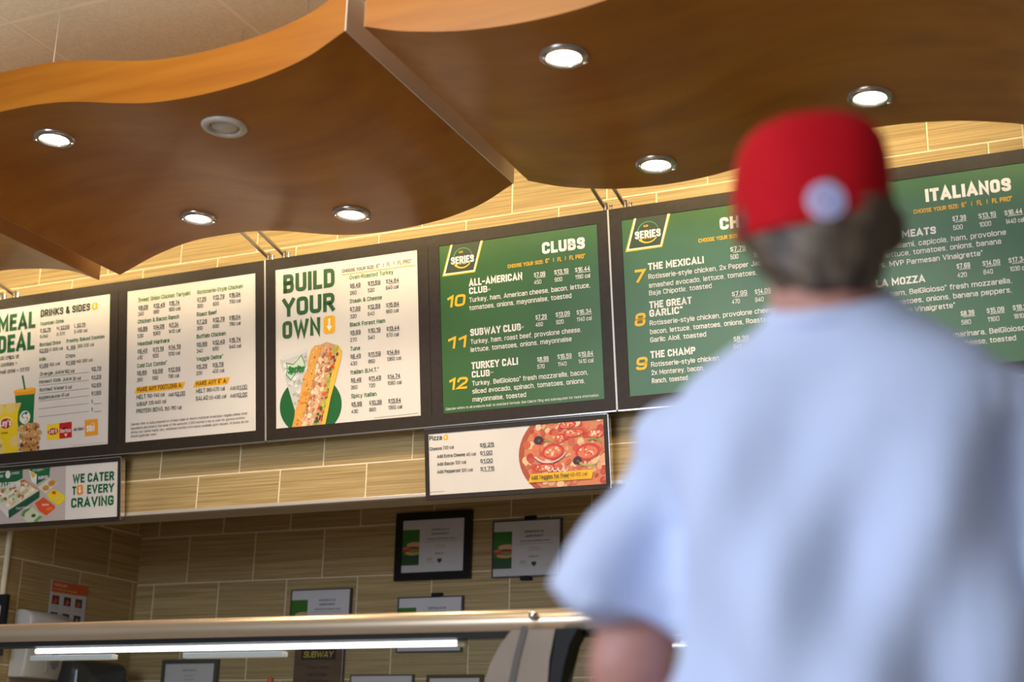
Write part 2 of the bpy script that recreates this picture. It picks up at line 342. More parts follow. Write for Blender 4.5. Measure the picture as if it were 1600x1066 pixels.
# ------------------------------------------------------------------ lettering: a condensed pen-stroke alphabet
_O = 'M0,.25 Q0,0,.5,0 Q1,0,1,.25 L1,.75 Q1,1,.5,1 Q0,1,0,.75 Z'
_P = 'M0,0 L0,1 L.5,1 Q1,1,1,.74 Q1,.46,.5,.46 L0,.46'
_o = 'M0,.25 Q0,0,.5,0 Q1,0,1,.25 L1,.49 Q1,.74,.5,.74 Q0,.74,0,.49 Z'
_bowl_r = 'M0,.5 Q0,.74,.5,.74 Q1,.74,1,.5 L1,.24 Q1,0,.5,0 Q0,0,0,.22'
_bowl_l = 'M1,.5 Q1,.74,.5,.74 Q0,.74,0,.5 L0,.24 Q0,0,.5,0 Q1,0,1,.22'
FONT = {' ': (.22, ''), 'A': (.50, 'M0,0 L.5,1 L1,0 M.2,.24 L.8,.24'), 'B': (.40, 'M0,0 L0,1 L.5,1 Q.95,1,.95,.76 Q.95,.53,.55,.53 L0,.53 M.55,.53 Q1,.53,1,.27 Q1,0,.55,0 L0,0'),
 'C': (.40, 'M1,.68 L1,.75 Q1,1,.5,1 Q0,1,0,.75 L0,.25 Q0,0,.5,0 Q1,0,1,.25 L1,.32'), 'D': (.40, 'M0,0 L0,1 L.45,1 Q1,1,1,.72 L1,.28 Q1,0,.45,0 Z'),
 'E': (.32, 'M1,1 L0,1 L0,0 L1,0 M0,.52 L.85,.52'), 'F': (.31, 'M1,1 L0,1 L0,0 M0,.52 L.85,.52'), 'G': (.41, 'M1,.7 L1,.77 Q1,1,.5,1 Q0,1,0,.77 L0,.23 Q0,0,.5,0 Q1,0,1,.23 L1,.46 L.6,.46'),
 'H': (.41, 'M0,0 L0,1 M1,0 L1,1 M0,.52 L1,.52'), 'I': (0, 'M0,0 L0,1'), 'J': (.34, 'M1,1 L1,.22 Q1,0,.5,0 Q0,0,0,.25'), 'K': (.42, 'M0,0 L0,1 M1,1 L0,.4 M.3,.58 L1,0'),
 'L': (.30, 'M0,1 L0,0 L1,0'), 'M': (.58, 'M0,0 L0,1 L.5,.25 L1,1 L1,0'), 'N': (.43, 'M0,0 L0,1 L1,0 L1,1'), 'O': (.41, _O), 'P': (.39, _P), 'Q': (.41, _O + ' M.6,.25 L1,-.05'), 'R': (.40, _P + ' M.5,.46 L1,0'),
 'S': (.39, 'M1,.74 L1,.78 Q1,1,.5,1 Q0,1,0,.76 Q0,.6,.5,.51 Q1,.42,1,.24 Q1,0,.5,0 Q0,0,0,.22 L0,.26'), 'T': (.38, 'M0,1 L1,1 M.5,1 L.5,0'), 'U': (.41, 'M0,1 L0,.23 Q0,0,.5,0 Q1,0,1,.23 L1,1'),
 'V': (.48, 'M0,1 L.5,0 L1,1'), 'W': (.74, 'M0,1 L.25,0 L.5,.9 L.75,0 L1,1'), 'X': (.46, 'M0,0 L1,1 M0,1 L1,0'), 'Y': (.46, 'M0,1 L.5,.45 L1,1 M.5,.45 L.5,0'), 'Z': (.38, 'M0,1 L1,1 L0,0 L1,0'),
 'a': (.34, 'M.05,.58 Q.05,.74,.5,.74 Q1,.74,1,.55 L1,0 M1,.42 L.45,.42 Q0,.42,0,.2 Q0,0,.45,0 Q1,0,1,.2'), 'b': (.36, 'M0,1 L0,0 ' + _bowl_r), 'c': (.33, 'M1,.5 Q1,.74,.5,.74 Q0,.74,0,.5 L0,.24 Q0,0,.5,0 Q1,0,1,.24'),
 'd': (.36, 'M1,1 L1,0 ' + _bowl_l), 'e': (.35, 'M0,.37 L1,.37 L1,.5 Q1,.74,.5,.74 Q0,.74,0,.5 L0,.24 Q0,0,.5,0 Q.95,0,.98,.18'), 'f': (.22, 'M1,1 L.85,1 Q.4,1,.4,.8 L.4,0 M0,.72 L.9,.72'),
 'g': (.36, 'M1,.74 L1,-.06 Q1,-.27,.5,-.27 Q.05,-.27,.05,-.14 ' + _bowl_l), 'h': (.35, 'M0,1 L0,0 M0,.5 Q0,.74,.5,.74 Q1,.74,1,.52 L1,0'), 'i': (0, 'M0,.74 L0,0 M0,1.0 L0,1.02'), 'j': (.1, 'M1,.74 L1,-.2 L0,-.27 M1,1 L1,1.02'),
 'k': (.35, 'M0,1 L0,0 M.95,.74 L0,.3 M.35,.44 L1,0'), 'l': (0, 'M0,1 L0,0'), 'm': (.62, 'M0,.74 L0,0 M0,.5 Q0,.74,.27,.74 Q.5,.74,.5,.52 L.5,0 M.5,.52 Q.5,.74,.77,.74 Q1,.74,1,.52 L1,0'),
 'n': (.35, 'M0,.74 L0,0 M0,.5 Q0,.74,.5,.74 Q1,.74,1,.52 L1,0'), 'o': (.36, _o), 'p': (.36, 'M0,.74 L0,-.27 ' + _bowl_r), 'q': (.36, 'M1,.74 L1,-.27 ' + _bowl_l), 'r': (.20, 'M0,.74 L0,0 M0,.5 Q0,.74,.6,.74 L1,.74'),
 's': (.32, 'M1,.55 Q1,.74,.5,.74 Q0,.74,0,.56 Q0,.43,.5,.38 Q1,.33,1,.19 Q1,0,.5,0 Q0,0,0,.18'), 't': (.23, 'M.4,.95 L.4,.2 Q.4,0,.75,0 L1,0 M0,.72 L1,.72'), 'u': (.35, 'M0,.74 L0,.22 Q0,0,.5,0 Q1,0,1,.22 M1,.74 L1,0'),
 'v': (.38, 'M0,.74 L.5,0 L1,.74'), 'w': (.58, 'M0,.74 L.25,0 L.5,.66 L.75,0 L1,.74'), 'x': (.36, 'M0,.74 L1,0 M0,0 L1,.74'), 'y': (.38, 'M0,.74 L.5,.04 M1,.74 L.45,-.27 L.15,-.27'), 'z': (.32, 'M0,.74 L1,.74 L0,0 L1,0'),
 '0': (.37, _O), '1': (.17, 'M0,.8 L1,1 L1,0'), '2': (.36, 'M0,.74 Q0,1,.5,1 Q1,1,1,.74 Q1,.55,.6,.4 L0,0 L1,0'), '3': (.36, 'M0,.78 Q0,1,.5,1 Q1,1,1,.76 Q1,.54,.5,.54 L.35,.54 M.5,.54 Q1,.54,1,.27 Q1,0,.5,0 Q0,0,0,.22'),
 '4': (.38, 'M.72,0 L.72,1 L0,.27 L1,.27'), '5': (.36, 'M.95,1 L.08,1 L.04,.5 Q.2,.62,.5,.62 Q1,.62,1,.32 Q1,0,.5,0 Q0,0,0,.22'), '6': (.37, 'M1,.78 Q1,1,.5,1 Q0,1,0,.72 L0,.25 Q0,0,.5,0 Q1,0,1,.28 Q1,.57,.5,.57 Q0,.57,0,.35'),
 '7': (.35, 'M0,1 L1,1 L.35,0'), '8': (.37, 'M.5,.54 Q.03,.54,.03,.77 Q.03,1,.5,1 Q.97,1,.97,.77 Q.97,.54,.5,.54 Q0,.54,0,.27 Q0,0,.5,0 Q1,0,1,.27 Q1,.54,.5,.54'), '9': (.37, 'M0,.22 Q0,0,.5,0 Q1,0,1,.28 L1,.75 Q1,1,.5,1 Q0,1,0,.72 Q0,.43,.5,.43 Q1,.43,1,.65'),
 '.': (0, 'M0,0 L0,.01'), ',': (.05, 'M1,.02 L0,-.16'), '-': (.2, 'M0,.42 L1,.42'), ':': (0, 'M0,.08 L0,.1 M0,.6 L0,.62'), '!': (0, 'M0,1 L0,.35 M0,0 L0,.01'), '|': (0, 'M0,-.05 L0,1.05'), '"': (.14, 'M0,1 L0,.8 M1,1 L1,.8'), "'": (0, 'M0,1 L0,.8'),
 '$': (.34, 'M1,.72 Q1,.93,.5,.93 Q0,.93,0,.72 Q0,.58,.5,.5 Q1,.42,1,.26 Q1,.06,.5,.06 Q0,.06,0,.26 M.5,1.06 L.5,.93 M.5,.06 L.5,-.08'), '&': (.42, 'M1,0 L.2,.7 Q.1,1,.42,1 Q.75,1,.7,.8 Q.65,.65,.2,.45 Q-.1,.25,.1,.1 Q.45,-.12,.8,.2 L.98,.45'),
 '=': (.24, 'M0,.3 L1,.3 M0,.58 L1,.58'), '+': (.26, 'M0,.44 L1,.44 M.5,.24 L.5,.64'), '\u00ae': (.10, 'M0,.86 L1,.86 L1,1 L0,1 Z'), '\u2122': (.16, 'M0,1 L1,1 M0,.9 L1,.9')}
_path = {}
def path(ch):
    if ch in _path: return _path[ch]
    out = []; cur = None
    for tk in FONT.get(ch, FONT['o'])[1].split():
        op = tk[0]; a = [float(q) for q in tk[1:].split(',')] if len(tk) > 1 else []
        if op == 'M': cur = [(a[0], a[1])]; out.append([cur, False])
        elif op == 'L': cur.append((a[0], a[1]))
        elif op == 'Q':
            x0, y0 = cur[-1]
            for k in range(1, 5):
                t = k / 4; kx = 1.0
                # rounder than a plain parabola: push the middle towards the corner
                px = (1 - t)**2 * x0 + 2 * t * (1 - t) * a[0] + t * t * a[2]; py = (1 - t)**2 * y0 + 2 * t * (1 - t) * a[1] + t * t * a[3]
                b = 0.30 * 4 * t * (1 - t) * .5; px += (a[0] - px) * b; py += (a[1] - py) * b
                cur.append((px, py))
        elif op == 'Z': out[-1][1] = True
    _path[ch] = out; return out
def stroke(pl, closed, hw, ext=(True, True)):
    """outline a centreline with mitred corners and square ends -> verts, quads"""
    P = [pl[0]]
    for q in pl[1:]:
        if abs(q[0] - P[-1][0]) + abs(q[1] - P[-1][1]) > hw * .05: P.append(q)
    if closed and len(P) > 1 and abs(P[0][0] - P[-1][0]) + abs(P[0][1] - P[-1][1]) < hw * .05: P.pop()
    if len(P) == 1: P.append((P[0][0], P[0][1] + hw * .02))
    n = len(P)
    def nd(a, b):
        dx, dy = b[0] - a[0], b[1] - a[1]; l = math.hypot(dx, dy) or 1e-9; return dx / l, dy / l
    if not closed:
        e0, e1 = nd(P[1], P[0]), nd(P[-2], P[-1])
        if ext[0]: P[0] = (P[0][0] + e0[0] * hw, P[0][1] + e0[1] * hw)
        if ext[1]: P[-1] = (P[-1][0] + e1[0] * hw, P[-1][1] + e1[1] * hw)
    vs = []
    for i in range(n):
        a = P[i - 1] if (i or closed) else None; b = P[(i + 1) % n] if (i < n - 1 or closed) else None
        d1 = nd(a, P[i]) if a else nd(P[i], b); d2 = nd(P[i], b) if b else d1
        nx, ny = -(d1[1] + d2[1]), d1[0] + d2[0]; l = math.hypot(nx, ny)
        if l < 1e-6: nx, ny, l = -d1[1], d1[0], 1
        nx /= l; ny /= l; c = max(nx * -d1[1] + ny * d1[0], .42); k = hw / c
        vs += [(P[i][0] + nx * k, P[i][1] + ny * k), (P[i][0] - nx * k, P[i][1] - ny * k)]
    fs = [(2 * i + 1, 2 * ((i + 1) % n) + 1, 2 * ((i + 1) % n), 2 * i) for i in range(n if closed else n - 1)]
    return vs, fs
BD, RG, XB = 0.165, 0.120, 0.220
class Print:
    """flat print on a plane: P(u,v) -> world; one mesh, one ink per colour"""
    def __init__(s, P, nrm, clip=None):
        s.P = P; s.n = nrm; s.clip = clip; s.mb = MB(); s.mats = []
    def mi(s, c):
        m = ink(c)
        if m not in s.mats: s.mats.append(m)
        return s.mats.index(m)
    def raw(s, pts, faces, c, layer):
        off = s.n * (0.0004 * layer); s.mb.add([s.P(u, v) + off for u, v in pts], faces, s.mi(c))
    def poly(s, pts, c, layer=1):
        if s.clip:
            u0, u1, v0, v1 = s.clip
            for ax, lim, sg in ((0, u0, 1), (0, u1, -1), (1, v0, 1), (1, v1, -1)):
                out = []
                for i in range(len(pts)):
                    a, b = pts[i - 1], pts[i]; ia = (a[ax] - lim) * sg >= 0; ib = (b[ax] - lim) * sg >= 0
                    if ia != ib:
                        t = (lim - a[ax]) / (b[ax] - a[ax]); out.append((a[0] + (b[0] - a[0]) * t, a[1] + (b[1] - a[1]) * t))
                    if ib: out.append(b)
                pts = out
                if len(pts) < 3: return
        # face the viewer
        ar = sum(pts[i - 1][0] * pts[i][1] - pts[i][0] * pts[i - 1][1] for i in range(len(pts)))
        if ar < 0: pts = pts[::-1]
        s.raw(pts, [tuple(range(len(pts)))], c, layer)
    def text(s, body, u0, v0, wd, ht, c, off=RG, layer=3, shear=0.0):
        if ht < .022: off = min(off, .15)
        pen = off * ht; base = sum(FONT.get(ch, FONT['o'])[0] for ch in body); n = len(body); gap = .085
        sp = sum(1 for ch in body if ch == ' '); np_ = n - sp
        def k_of(pen): return (wd - pen * np_) / ((base + gap * (n - 1)) * ht)
        if n == 1 and base == 0: k = 1; pen = min(pen, max(wd, .05 * ht))
        else:
            while k_of(pen) < .45 and pen > .04 * ht: pen *= .93
            k = max(k_of(pen), .1)
        x = u0; pts = []; fs = []
        for ch in body:
            w_ = FONT.get(ch, FONT['o'])[0] * ht * k
            for pl, closed in path(ch):
                q = [(x + pen / 2 + a * w_, v0 + pen / 2 + b * (ht - pen)) for a, b in pl]
                def squared(a, b):
                    if abs(pl[0][0] - pl[-1][0]) + abs(pl[0][1] - pl[-1][1]) < .05: return True
                    dx, dy = (b[0] - a[0]) * w_, (b[1] - a[1]) * ht
                    return not (abs(dy) > abs(dx) * 1.1 and min(abs(a[1] - e_) for e_ in (0, 1, .74, -.27)) > .015)
                vs, f = stroke(q, closed, pen / 2, (squared(pl[0], pl[1]), squared(pl[-1], pl[-2]))); j = len(pts)
                pts += [(a + shear * (b - v0), b) for a, b in vs]; fs += [tuple(i + j for i in t) for t in f]
            x += w_ + (0 if ch == ' ' else pen) + gap * ht * k
        if pts: s.raw(pts, fs, c, layer)
    def done(s, name, parent, label=None):
        if not s.mb.f: return
        o = s.mb.build(name, s.mats, parent)
        if len(s.mats) == 1: pass
        if label: o['label'] = label
        o['kind'] = 'stuff'
        return o

UP = Vector((0, -math.sin(TILT), math.cos(TILT))); NB = Vector((0, -math.cos(TILT), -math.sin(TILT))); P0 = Vector((0, 5.05, 2.24))
def brd(u, v, off=0.0): return P0 + Vector((u, 0, 0)) + UP * v + NB * off
def buv(x, y):
    r = ray(x, y); q = EYE + r * ((P0 - EYE).dot(NB) / r.dot(NB)) - P0; return q.x, q.dot(UP)
def wuv(Y):
    def f(x, y): q = onY(x, y, Y); return q.x, q.z
    return f
class Crop:
    """layout notes taken in an enlarged detail: origin and magnification"""
    def __init__(s, x0, y0, sc, uv, du=0.0): s.x0 = x0; s.y0 = y0; s.s = sc; s.uv = uv; s.du = du
    def __call__(s, x, y):
        u, v = s.uv(s.x0 + x / s.s, s.y0 + y / s.s); return u + s.du, v
    def text(s, pr, body, x0, y0, x1, h, c, off=RG, layer=3, shear=0.0):
        u0, v0 = s(x0, y0); _, vt = s(x0, y0 - h); y1 = y0
        for _ in range(3):
            u1, v1 = s(x1, y1); dv = (s(x1, y1 - 10)[1] - v1) / 10; y1 -= (v0 - v1) / dv
        pr.text(body, u0, v0, u1 - u0, vt - v0, c, off, layer, shear)
        return u0, v0, u1, vt
    def price(s, pr, body, x0, y0, x1, h, c):
        u0, v0, u1, vt = s.text(pr, body, x0, y0, x1, h, c, BD)
        k = vt - v0; a = u0 + (u1 - u0) * 0.16
        pr.poly([(a, v0 - k * .22), (u1 + k * .1, v0 - k * .22), (u1 + k * .1, v0 - k * .12), (a, v0 - k * .12)], c, 3)
    def poly(s, pr, pts, c, layer=1): pr.poly([s(*p) for p in pts], c, layer)
    def line(s, pr, x0, y0, x1, y1, wd, c, layer=2): pr.poly([s(x0, y0), s(x1, y1), s(x1, y1 + wd), s(x0, y0 + wd)], c, layer)
    def ell(s, pr, cx, cy, rx, ry, c, layer=2, n=28, rot=0.0, skew=-0.13):
        pts = []
        for k in range(n):
            a = 2 * PI * k / n; x, y = rx * math.cos(a), ry * math.sin(a)
            X, Y = x * math.cos(rot) - y * math.sin(rot), x * math.sin(rot) + y * math.cos(rot)
            pts.append(s(cx + X, cy + Y + skew * X))
        pr.poly(pts, c, layer)
    def arc(s, pr, cx, cy, rx, ry, a0, a1, wd, c, layer=3, skew=-0.13, n=18):
        for k in range(n):
            q = []
            for (a, rr) in ((k, 1), (k + 1, 1), (k + 1, 0), (k, 0)):
                an = math.radians(a0 + (a1 - a0) * a / n); ww = wd * (1 - 0.55 * a / n)
                x = (rx - (1 - rr) * ww) * math.cos(an); y = -(ry - (1 - rr) * ww) * math.sin(an); q.append(s(cx + x, cy + y + skew * x))
            pr.poly(q, c, layer)
    def blobs(s, pr, pts_in, n, cols, r0, r1, layer=3, seed=1, asp=0.6, rot=None):
        rn = random.Random(seed); xs = [p[0] for p in pts_in]; ys = [p[1] for p in pts_in]; k = 0; tries = 0
        while k < n and tries < n * 40:
            tries += 1; x, y = rn.uniform(min(xs), max(xs)), rn.uniform(min(ys), max(ys)); ins = False
            for i in range(len(pts_in)):
                (xa, ya), (xb, yb) = pts_in[i - 1], pts_in[i]
                if (ya > y) != (yb > y) and x < (xb - xa) * (y - ya) / (yb - ya) + xa: ins = not ins
            if not ins: continue
            r = rn.uniform(r0, r1); c = rn.choice(cols); s.ell(pr, x, y, r, r * rn.uniform(asp, 1), c, layer + k * 0.03, 9, rn.uniform(0, PI) if rot is None else rot + rn.uniform(-.3, .3)); k += 1

# ------------------------------------------------------------------ menu boards
DKG, INK, MID, LGT, YEL, WHT = (20, 92, 48), (48, 52, 40), (40, 104, 44), (96, 140, 48), (250, 192, 20), (246, 242, 232)
PAPER, GREEN = (232, 222, 212), (34, 100, 46)
def paper_mat(name, c, c2, sc=3):
    return noise_mat(name, lin(c), lin(c2), nscale=sc, rough=0.34, spec=0.5)
PAPERM = paper_mat('white menu sheet', (226, 217, 207), (232, 224, 214))
GREENM = paper_mat('green menu sheet', (50, 93, 42), (60, 105, 49), 2.5)
def sheet(parent, u0, u1, v0, v1, mat, label, off=0.021, P=brd, nrm=NB):
    mb = MB(); th = 0.002
    vs = [P(u0, v0) + nrm * off, P(u1, v0) + nrm * off, P(u1, v1) + nrm * off, P(u0, v1) + nrm * off]
    mb.add(vs + [v - nrm * th for v in vs], [(0, 1, 2, 3), (7, 6, 5, 4), (0, 4, 5, 1), (1, 5, 6, 2), (2, 6, 7, 3), (3, 7, 4, 0)])
    o = mb.build('menu_sheet', mat, parent)
    if label: o['label'] = label
    return o
def rect_frame(parent, u0, u1, v0, v1, holes, P=brd, nrm=NB, depth=0.035, front=0.024, mat=None, name='frame', bars=None):
    """frame border of bars around the given openings"""
    mb = MB()
    def bar(a, b, c, d, fr=front):
        vs = [P(a, c) + nrm * fr, P(b, c) + nrm * fr, P(b, d) + nrm * fr, P(a, d) + nrm * fr]; vs2 = [v - nrm * depth for v in vs]
        mb.add(vs + vs2, [(0, 1, 2, 3), (7, 6, 5, 4), (0, 4, 5, 1), (1, 5, 6, 2), (2, 6, 7, 3), (3, 7, 4, 0)])
    hv0, hv1 = holes[0][2], holes[0][3]
    bar(u0, u1, v0, hv0); bar(u0, u1, hv1, v1)
    e = [u0] + [x for h in holes for x in (h[0], h[1])] + [u1]
    for i in range(0, len(e), 2): bar(e[i], e[i + 1], hv0, hv1)
    o = mb.build(name, mat or BLACK, parent); return o
def back_panel(parent, u0, u1, v0, v1, P=brd, nrm=NB, off=0.0):
    mb = MB(); vs = [P(u0, v0) + nrm * off, P(u1, v0) + nrm * off, P(u1, v1) + nrm * off, P(u0, v1) + nrm * off]
    mb.add(vs + [v - nrm * 0.01 for v in vs], [(0, 1, 2, 3), (7, 6, 5, 4), (0, 4, 5, 1), (1, 5, 6, 2), (2, 6, 7, 3), (3, 7, 4, 0)])
    return mb.build('backing', BLKPL, parent)
V0, V1, A0, A1 = 0.181, 0.978, 0.229, 0.928
OFFP = 0.0214
def Pb(u, v): return brd(u, v, OFFP)
def board(uL, uR, openings, label):
    t = thing('menu_board', brd((uL + uR) / 2, V0), label, 'menu board', 'framed menu boards in a row')
    g = 0.0035
    rect_frame(t, uL + g, uR - g, V0, V1, [(a, b, A0, A1) for a, b in openings])
    back_panel(t, uL + g, uR - g, V0, V1)
    # silver edge strips
    for u in (uL + g - 0.0015, uR - g + 0.0015):
        q = MB(); q.box(brd(u, (V0 + V1) / 2, 0.010), (0.003, 0.03, V1 - V0), Matrix.Rotation(TILT, 3, 'X')); q.build('edge_strip', TRIMW, t)
    q = MB(); q.box(brd((uL + uR) / 2, V0 - 0.003, 0.006), (uR - uL - 2 * g, 0.036, 0.005), Matrix.Rotation(TILT, 3, 'X')); q.build('bottom_rail', STEEL, t)
    if len(openings) == 2:
        um = (openings[0][1] + openings[1][0]) / 2; q = MB(); q.box(brd(um, (V0 + V1) / 2, 0.0243), (0.002, 0.0016, V1 - V0 - 0.09), Matrix.Rotation(TILT, 3, 'X')); q.build('centre_seam', BLKPL, t)
    return t
O1, O2, O3, O4, O5, O6 = (-5.003, -4.298), (-4.200, -3.497), (-3.394, -2.692), (-2.590, -1.889), (-1.786, -1.085), (-0.982, -0.281)
b1 = board(-5.053, -3.446, [O1, O2], 'leftmost menu board with the drinks sheet and the plain white price sheet')
b2 = board(-3.446, -1.839, [O3, O4], 'middle menu board with one white sheet showing a long sandwich and one green sheet')
b3 = board(-1.839, -0.232, [O5, O6], 'right menu board with two green sheets, partly hidden by the red cap')
s1 = sheet(b1, O1[0], O1[1], A0, A1, PAPERM, 'white sheet of drinks and sides with a cup and cookies')
s2 = sheet(b1, O2[0], O2[1], A0, A1, PAPERM, 'white sheet of prices in two columns')
s3 = sheet(b2, O3[0], O3[1], A0, A1, PAPERM, 'white sheet with a big green heading and a sandwich picture')
s4 = sheet(b2, O4[0], O4[1], A0, A1, GREENM, 'green sheet numbered 10 to 12')
s5 = sheet(b3, O5[0], O5[1], A0, A1, GREENM, 'green sheet numbered 7 to 9')
s6 = sheet(b3, O6[0], O6[1], A0, A1, GREENM, 'green sheet headed ITALIANOS')
def pr(o): return Print(Pb, NB, (o[0], o[1], A0, A1))
def arrow_icon(K, p, x0, y0, x1, y1, sl, c=(246, 178, 20)):
    w_, h_ = x1 - x0, y1 - y0; r = w_ * .18
    K.poly(p, [(x0 + r, y0), (x1 - r, y0 - sl), (x1, y0 + r - sl), (x1, y1 - r - sl), (x1 - r, y1 - sl), (x0 + r, y1), (x0, y1 - r), (x0, y0 + r)], c, 2)
    cx = (x0 + x1) / 2; d = -sl / 2
    K.poly(p, [(cx - w_ * .09, y0 + h_ * .15 + d), (cx + w_ * .09, y0 + h_ * .15 + d), (cx + w_ * .09, y0 + h_ * .6 + d), (cx - w_ * .09, y0 + h_ * .6 + d)], WHT, 3)
    K.poly(p, [(cx - w_ * .25, y0 + h_ * .56 + d), (cx + w_ * .25, y0 + h_ * .56 + d), (cx, y0 + h_ * .86 + d)], WHT, 3)

# --- sheet 1: drinks and sides
K = Crop(0, 450, 4.1, buv); p = pr(O1); g = pr(O1)
K.text(p, 'MEAL', 8, 292, 248, 106, DKG, XB); K.text(p, 'DEAL', 6, 427, 242, 112, DKG, XB)
K.text(p, 'Add chips or', 5, 470, 145, 27, INK); K.text(p, '2 cookies +', 5, 513, 130, 27, INK); K.text(p, 'small drink = $3.59', 5, 559, 208, 25, INK)
K.text(p, 'DRINKS & SIDES', 281, 193, 598, 46, (40, 60, 40), XB); arrow_icon(K, g, 610, 102, 644, 146, 4)
for s_, x, y, x1 in (('Fountain Drink', 280, 247, 431), ('Bottled Drink', 275, 381, 411), ('Freshly Baked Cookies', 447, 357, 690), ('Milk', 273, 475, 315), ('Chips', 443, 454, 502)):
    K.text(p, s_, x, y, x1, 23, MID, BD)
for s_, x, y, x1 in (('S $2.79', 278, 290, 345), ('M $2.59', 384, 274, 465), ('L $2.79', 497, 258, 567), ('$2.69', 273, 420, 331), ('$ .99', 447, 400, 503), ('$1.99', 273, 516, 330), ('$1.99', 443, 497, 503)):
    K.price(p, s_, x, y, x1, 22, INK)
for s_, x, y, x1 in (('0-240', 277, 328, 327), ('0-370', 384, 313, 436), ('0-490 cal', 496, 297, 578), ('0-300 cal', 339, 411, 423), ('200-230 cal', 517, 389, 622), ('100 cal', 338, 506, 403), ('140-260 cal', 510, 487, 612)):
    K.text(p, s_, x, y, x1, 21, INK)
for s_, x, y, x1, t_, x2, y2, x3, pc, py in (('Orange Juice', 277, 568, 430, '160 cal', 435, 552, 497, '$2.79', 535), ('Honest Kids Juice', 272, 618, 480, '35 cal', 487, 598, 538, '$1.29', 589),
        ('Bottled Water', 275, 669, 433, '0 cal', 440, 653, 480, '$2.69', 640), ('Applesauce', 268, 719, 405, '45 cal', 412, 702, 463, '$1.89', 690), ('', 0, 0, 0, '', 0, 0, 0, '$    ', 742), ('', 0, 0, 0, '', 0, 0, 0, '$    ', 793)):
    if s_: K.text(p, s_, x, y, x1, 22, (40, 84, 44), BD); K.text(p, t_, x2, y2, x3, 22, INK)
    if s_: K.price(p, pc, 607, py, 668, 22, INK)
    else: K.text(p, '$', 606, py, 617, 22, INK); K.line(p, 622, py + 4, 668, py - 1, 2.5, INK)
for y in (578, 630, 682, 729, 778, 829): K.line(p, 268, y, 590, y - 36, 2.2, (110, 112, 100))
# logos
K.poly(g, [(320, 880), (401, 870), (401, 970), (322, 978)], (250, 214, 20), 1); K.ell(g, 361, 923, 34, 22, (200, 24, 24), 2); K.text(p, "Lay's", 337, 936, 386, 28, WHT, BD, 5)
K.poly(g, [(401, 870), (480, 860), (481, 960), (402, 970)], (196, 20, 24), 1); K.text(p, 'Doritos', 408, 932, 476, 24, WHT, BD, 5); K.poly(g, [(430, 938), (455, 935), (443, 958)], (250, 200, 160), 2)
K.poly(g, [(420, 900), (455, 893), (437, 912)], (40, 20, 20), 2)
K.text(p, "Miss Vickie's", 490, 920, 556, 20, (90, 84, 76), RG, 3, 0.3)
K.poly(g, [(563, 850), (646, 841), (648, 944), (565, 955)], (240, 160, 30), 1); K.text(p, 'SUN', 576, 926, 628, 40, WHT, XB, 5); K.arc(g, 614, 884, 16, 16, 20, 170, 3, WHT)
K.line(p, 480, 1012, 705, 990, 2, (170, 162, 150))
# cup, chips, cookies
K.poly(g, [(117, 690), (243, 678), (232, 905), (140, 915)], (22, 110, 56), 1)
K.poly(g, [(108, 664), (250, 650), (248, 682), (118, 694)], (240, 160, 30), 1.5); K.ell(g, 179, 657, 71, 11, (250, 180, 50), 1.8)
K.poly(g, [(160, 566), (171, 564), (186, 654), (176, 656)], (30, 110, 60), 2)
K.ell(g, 181, 832, 34, 42, (236, 236, 226), 2); K.arc(g, 180, 820, 20, 18, 60, 270, 9, (20, 110, 56)); K.poly(g, [(180, 796), (204, 800), (188, 818)], (20, 110, 56), 3)
K.arc(g, 183, 845, 20, 18, 70, -110, 9, (244, 160, 50))
K.poly(g, [(-60, 760), (158, 738), (138, 800), (132, 900), (138, 1052), (-60, 1080)], (244, 208, 20), 2.2)
K.poly(g, [(-60, 762), (158, 738), (150, 768), (-60, 790)], (226, 190, 110), 2.6)
for cx, cy in ((20, 790), (90, 775), (10, 1000), (112, 985), (25, 1040)): K.ell(g, cx, cy, 30, 36, (236, 206, 120), 2.8)
K.ell(g, 58, 868, 44, 40, (246, 226, 120), 2.9); K.ell(g, 60, 872, 37, 33, (196, 26, 24), 3.1); K.text(p, "Lay's", 24, 893, 96, 40, WHT, XB, 10)
K.text(p, 'Classic', 32, 940, 75, 13, (120, 90, 20), BD, 10)
for cx, cy, rx, ry, c in ((208, 1030, 68, 24, (196, 140, 74)), (206, 1004, 66, 24, (180, 120, 56)), (222, 975, 60, 26, (202, 148, 84)), (210, 950, 66, 26, (176, 118, 58)), (226, 935, 64, 26, (206, 152, 90)), (200, 903, 66, 34, (212, 162, 98)), (232, 892, 42, 26, (196, 140, 70))):
    K.ell(g, cx, cy, rx, ry, c, 3.2 + (1040 - cy) * .004)
K.blobs(g, [(145, 880), (270, 870), (275, 1040), (150, 1050)], 70, [(120, 66, 26), (90, 46, 20), (226, 182, 120), (150, 92, 40), (232, 200, 150)], 3, 8, 4.2, 3)
p.done('lettering', s1); g.done('picture', s1)

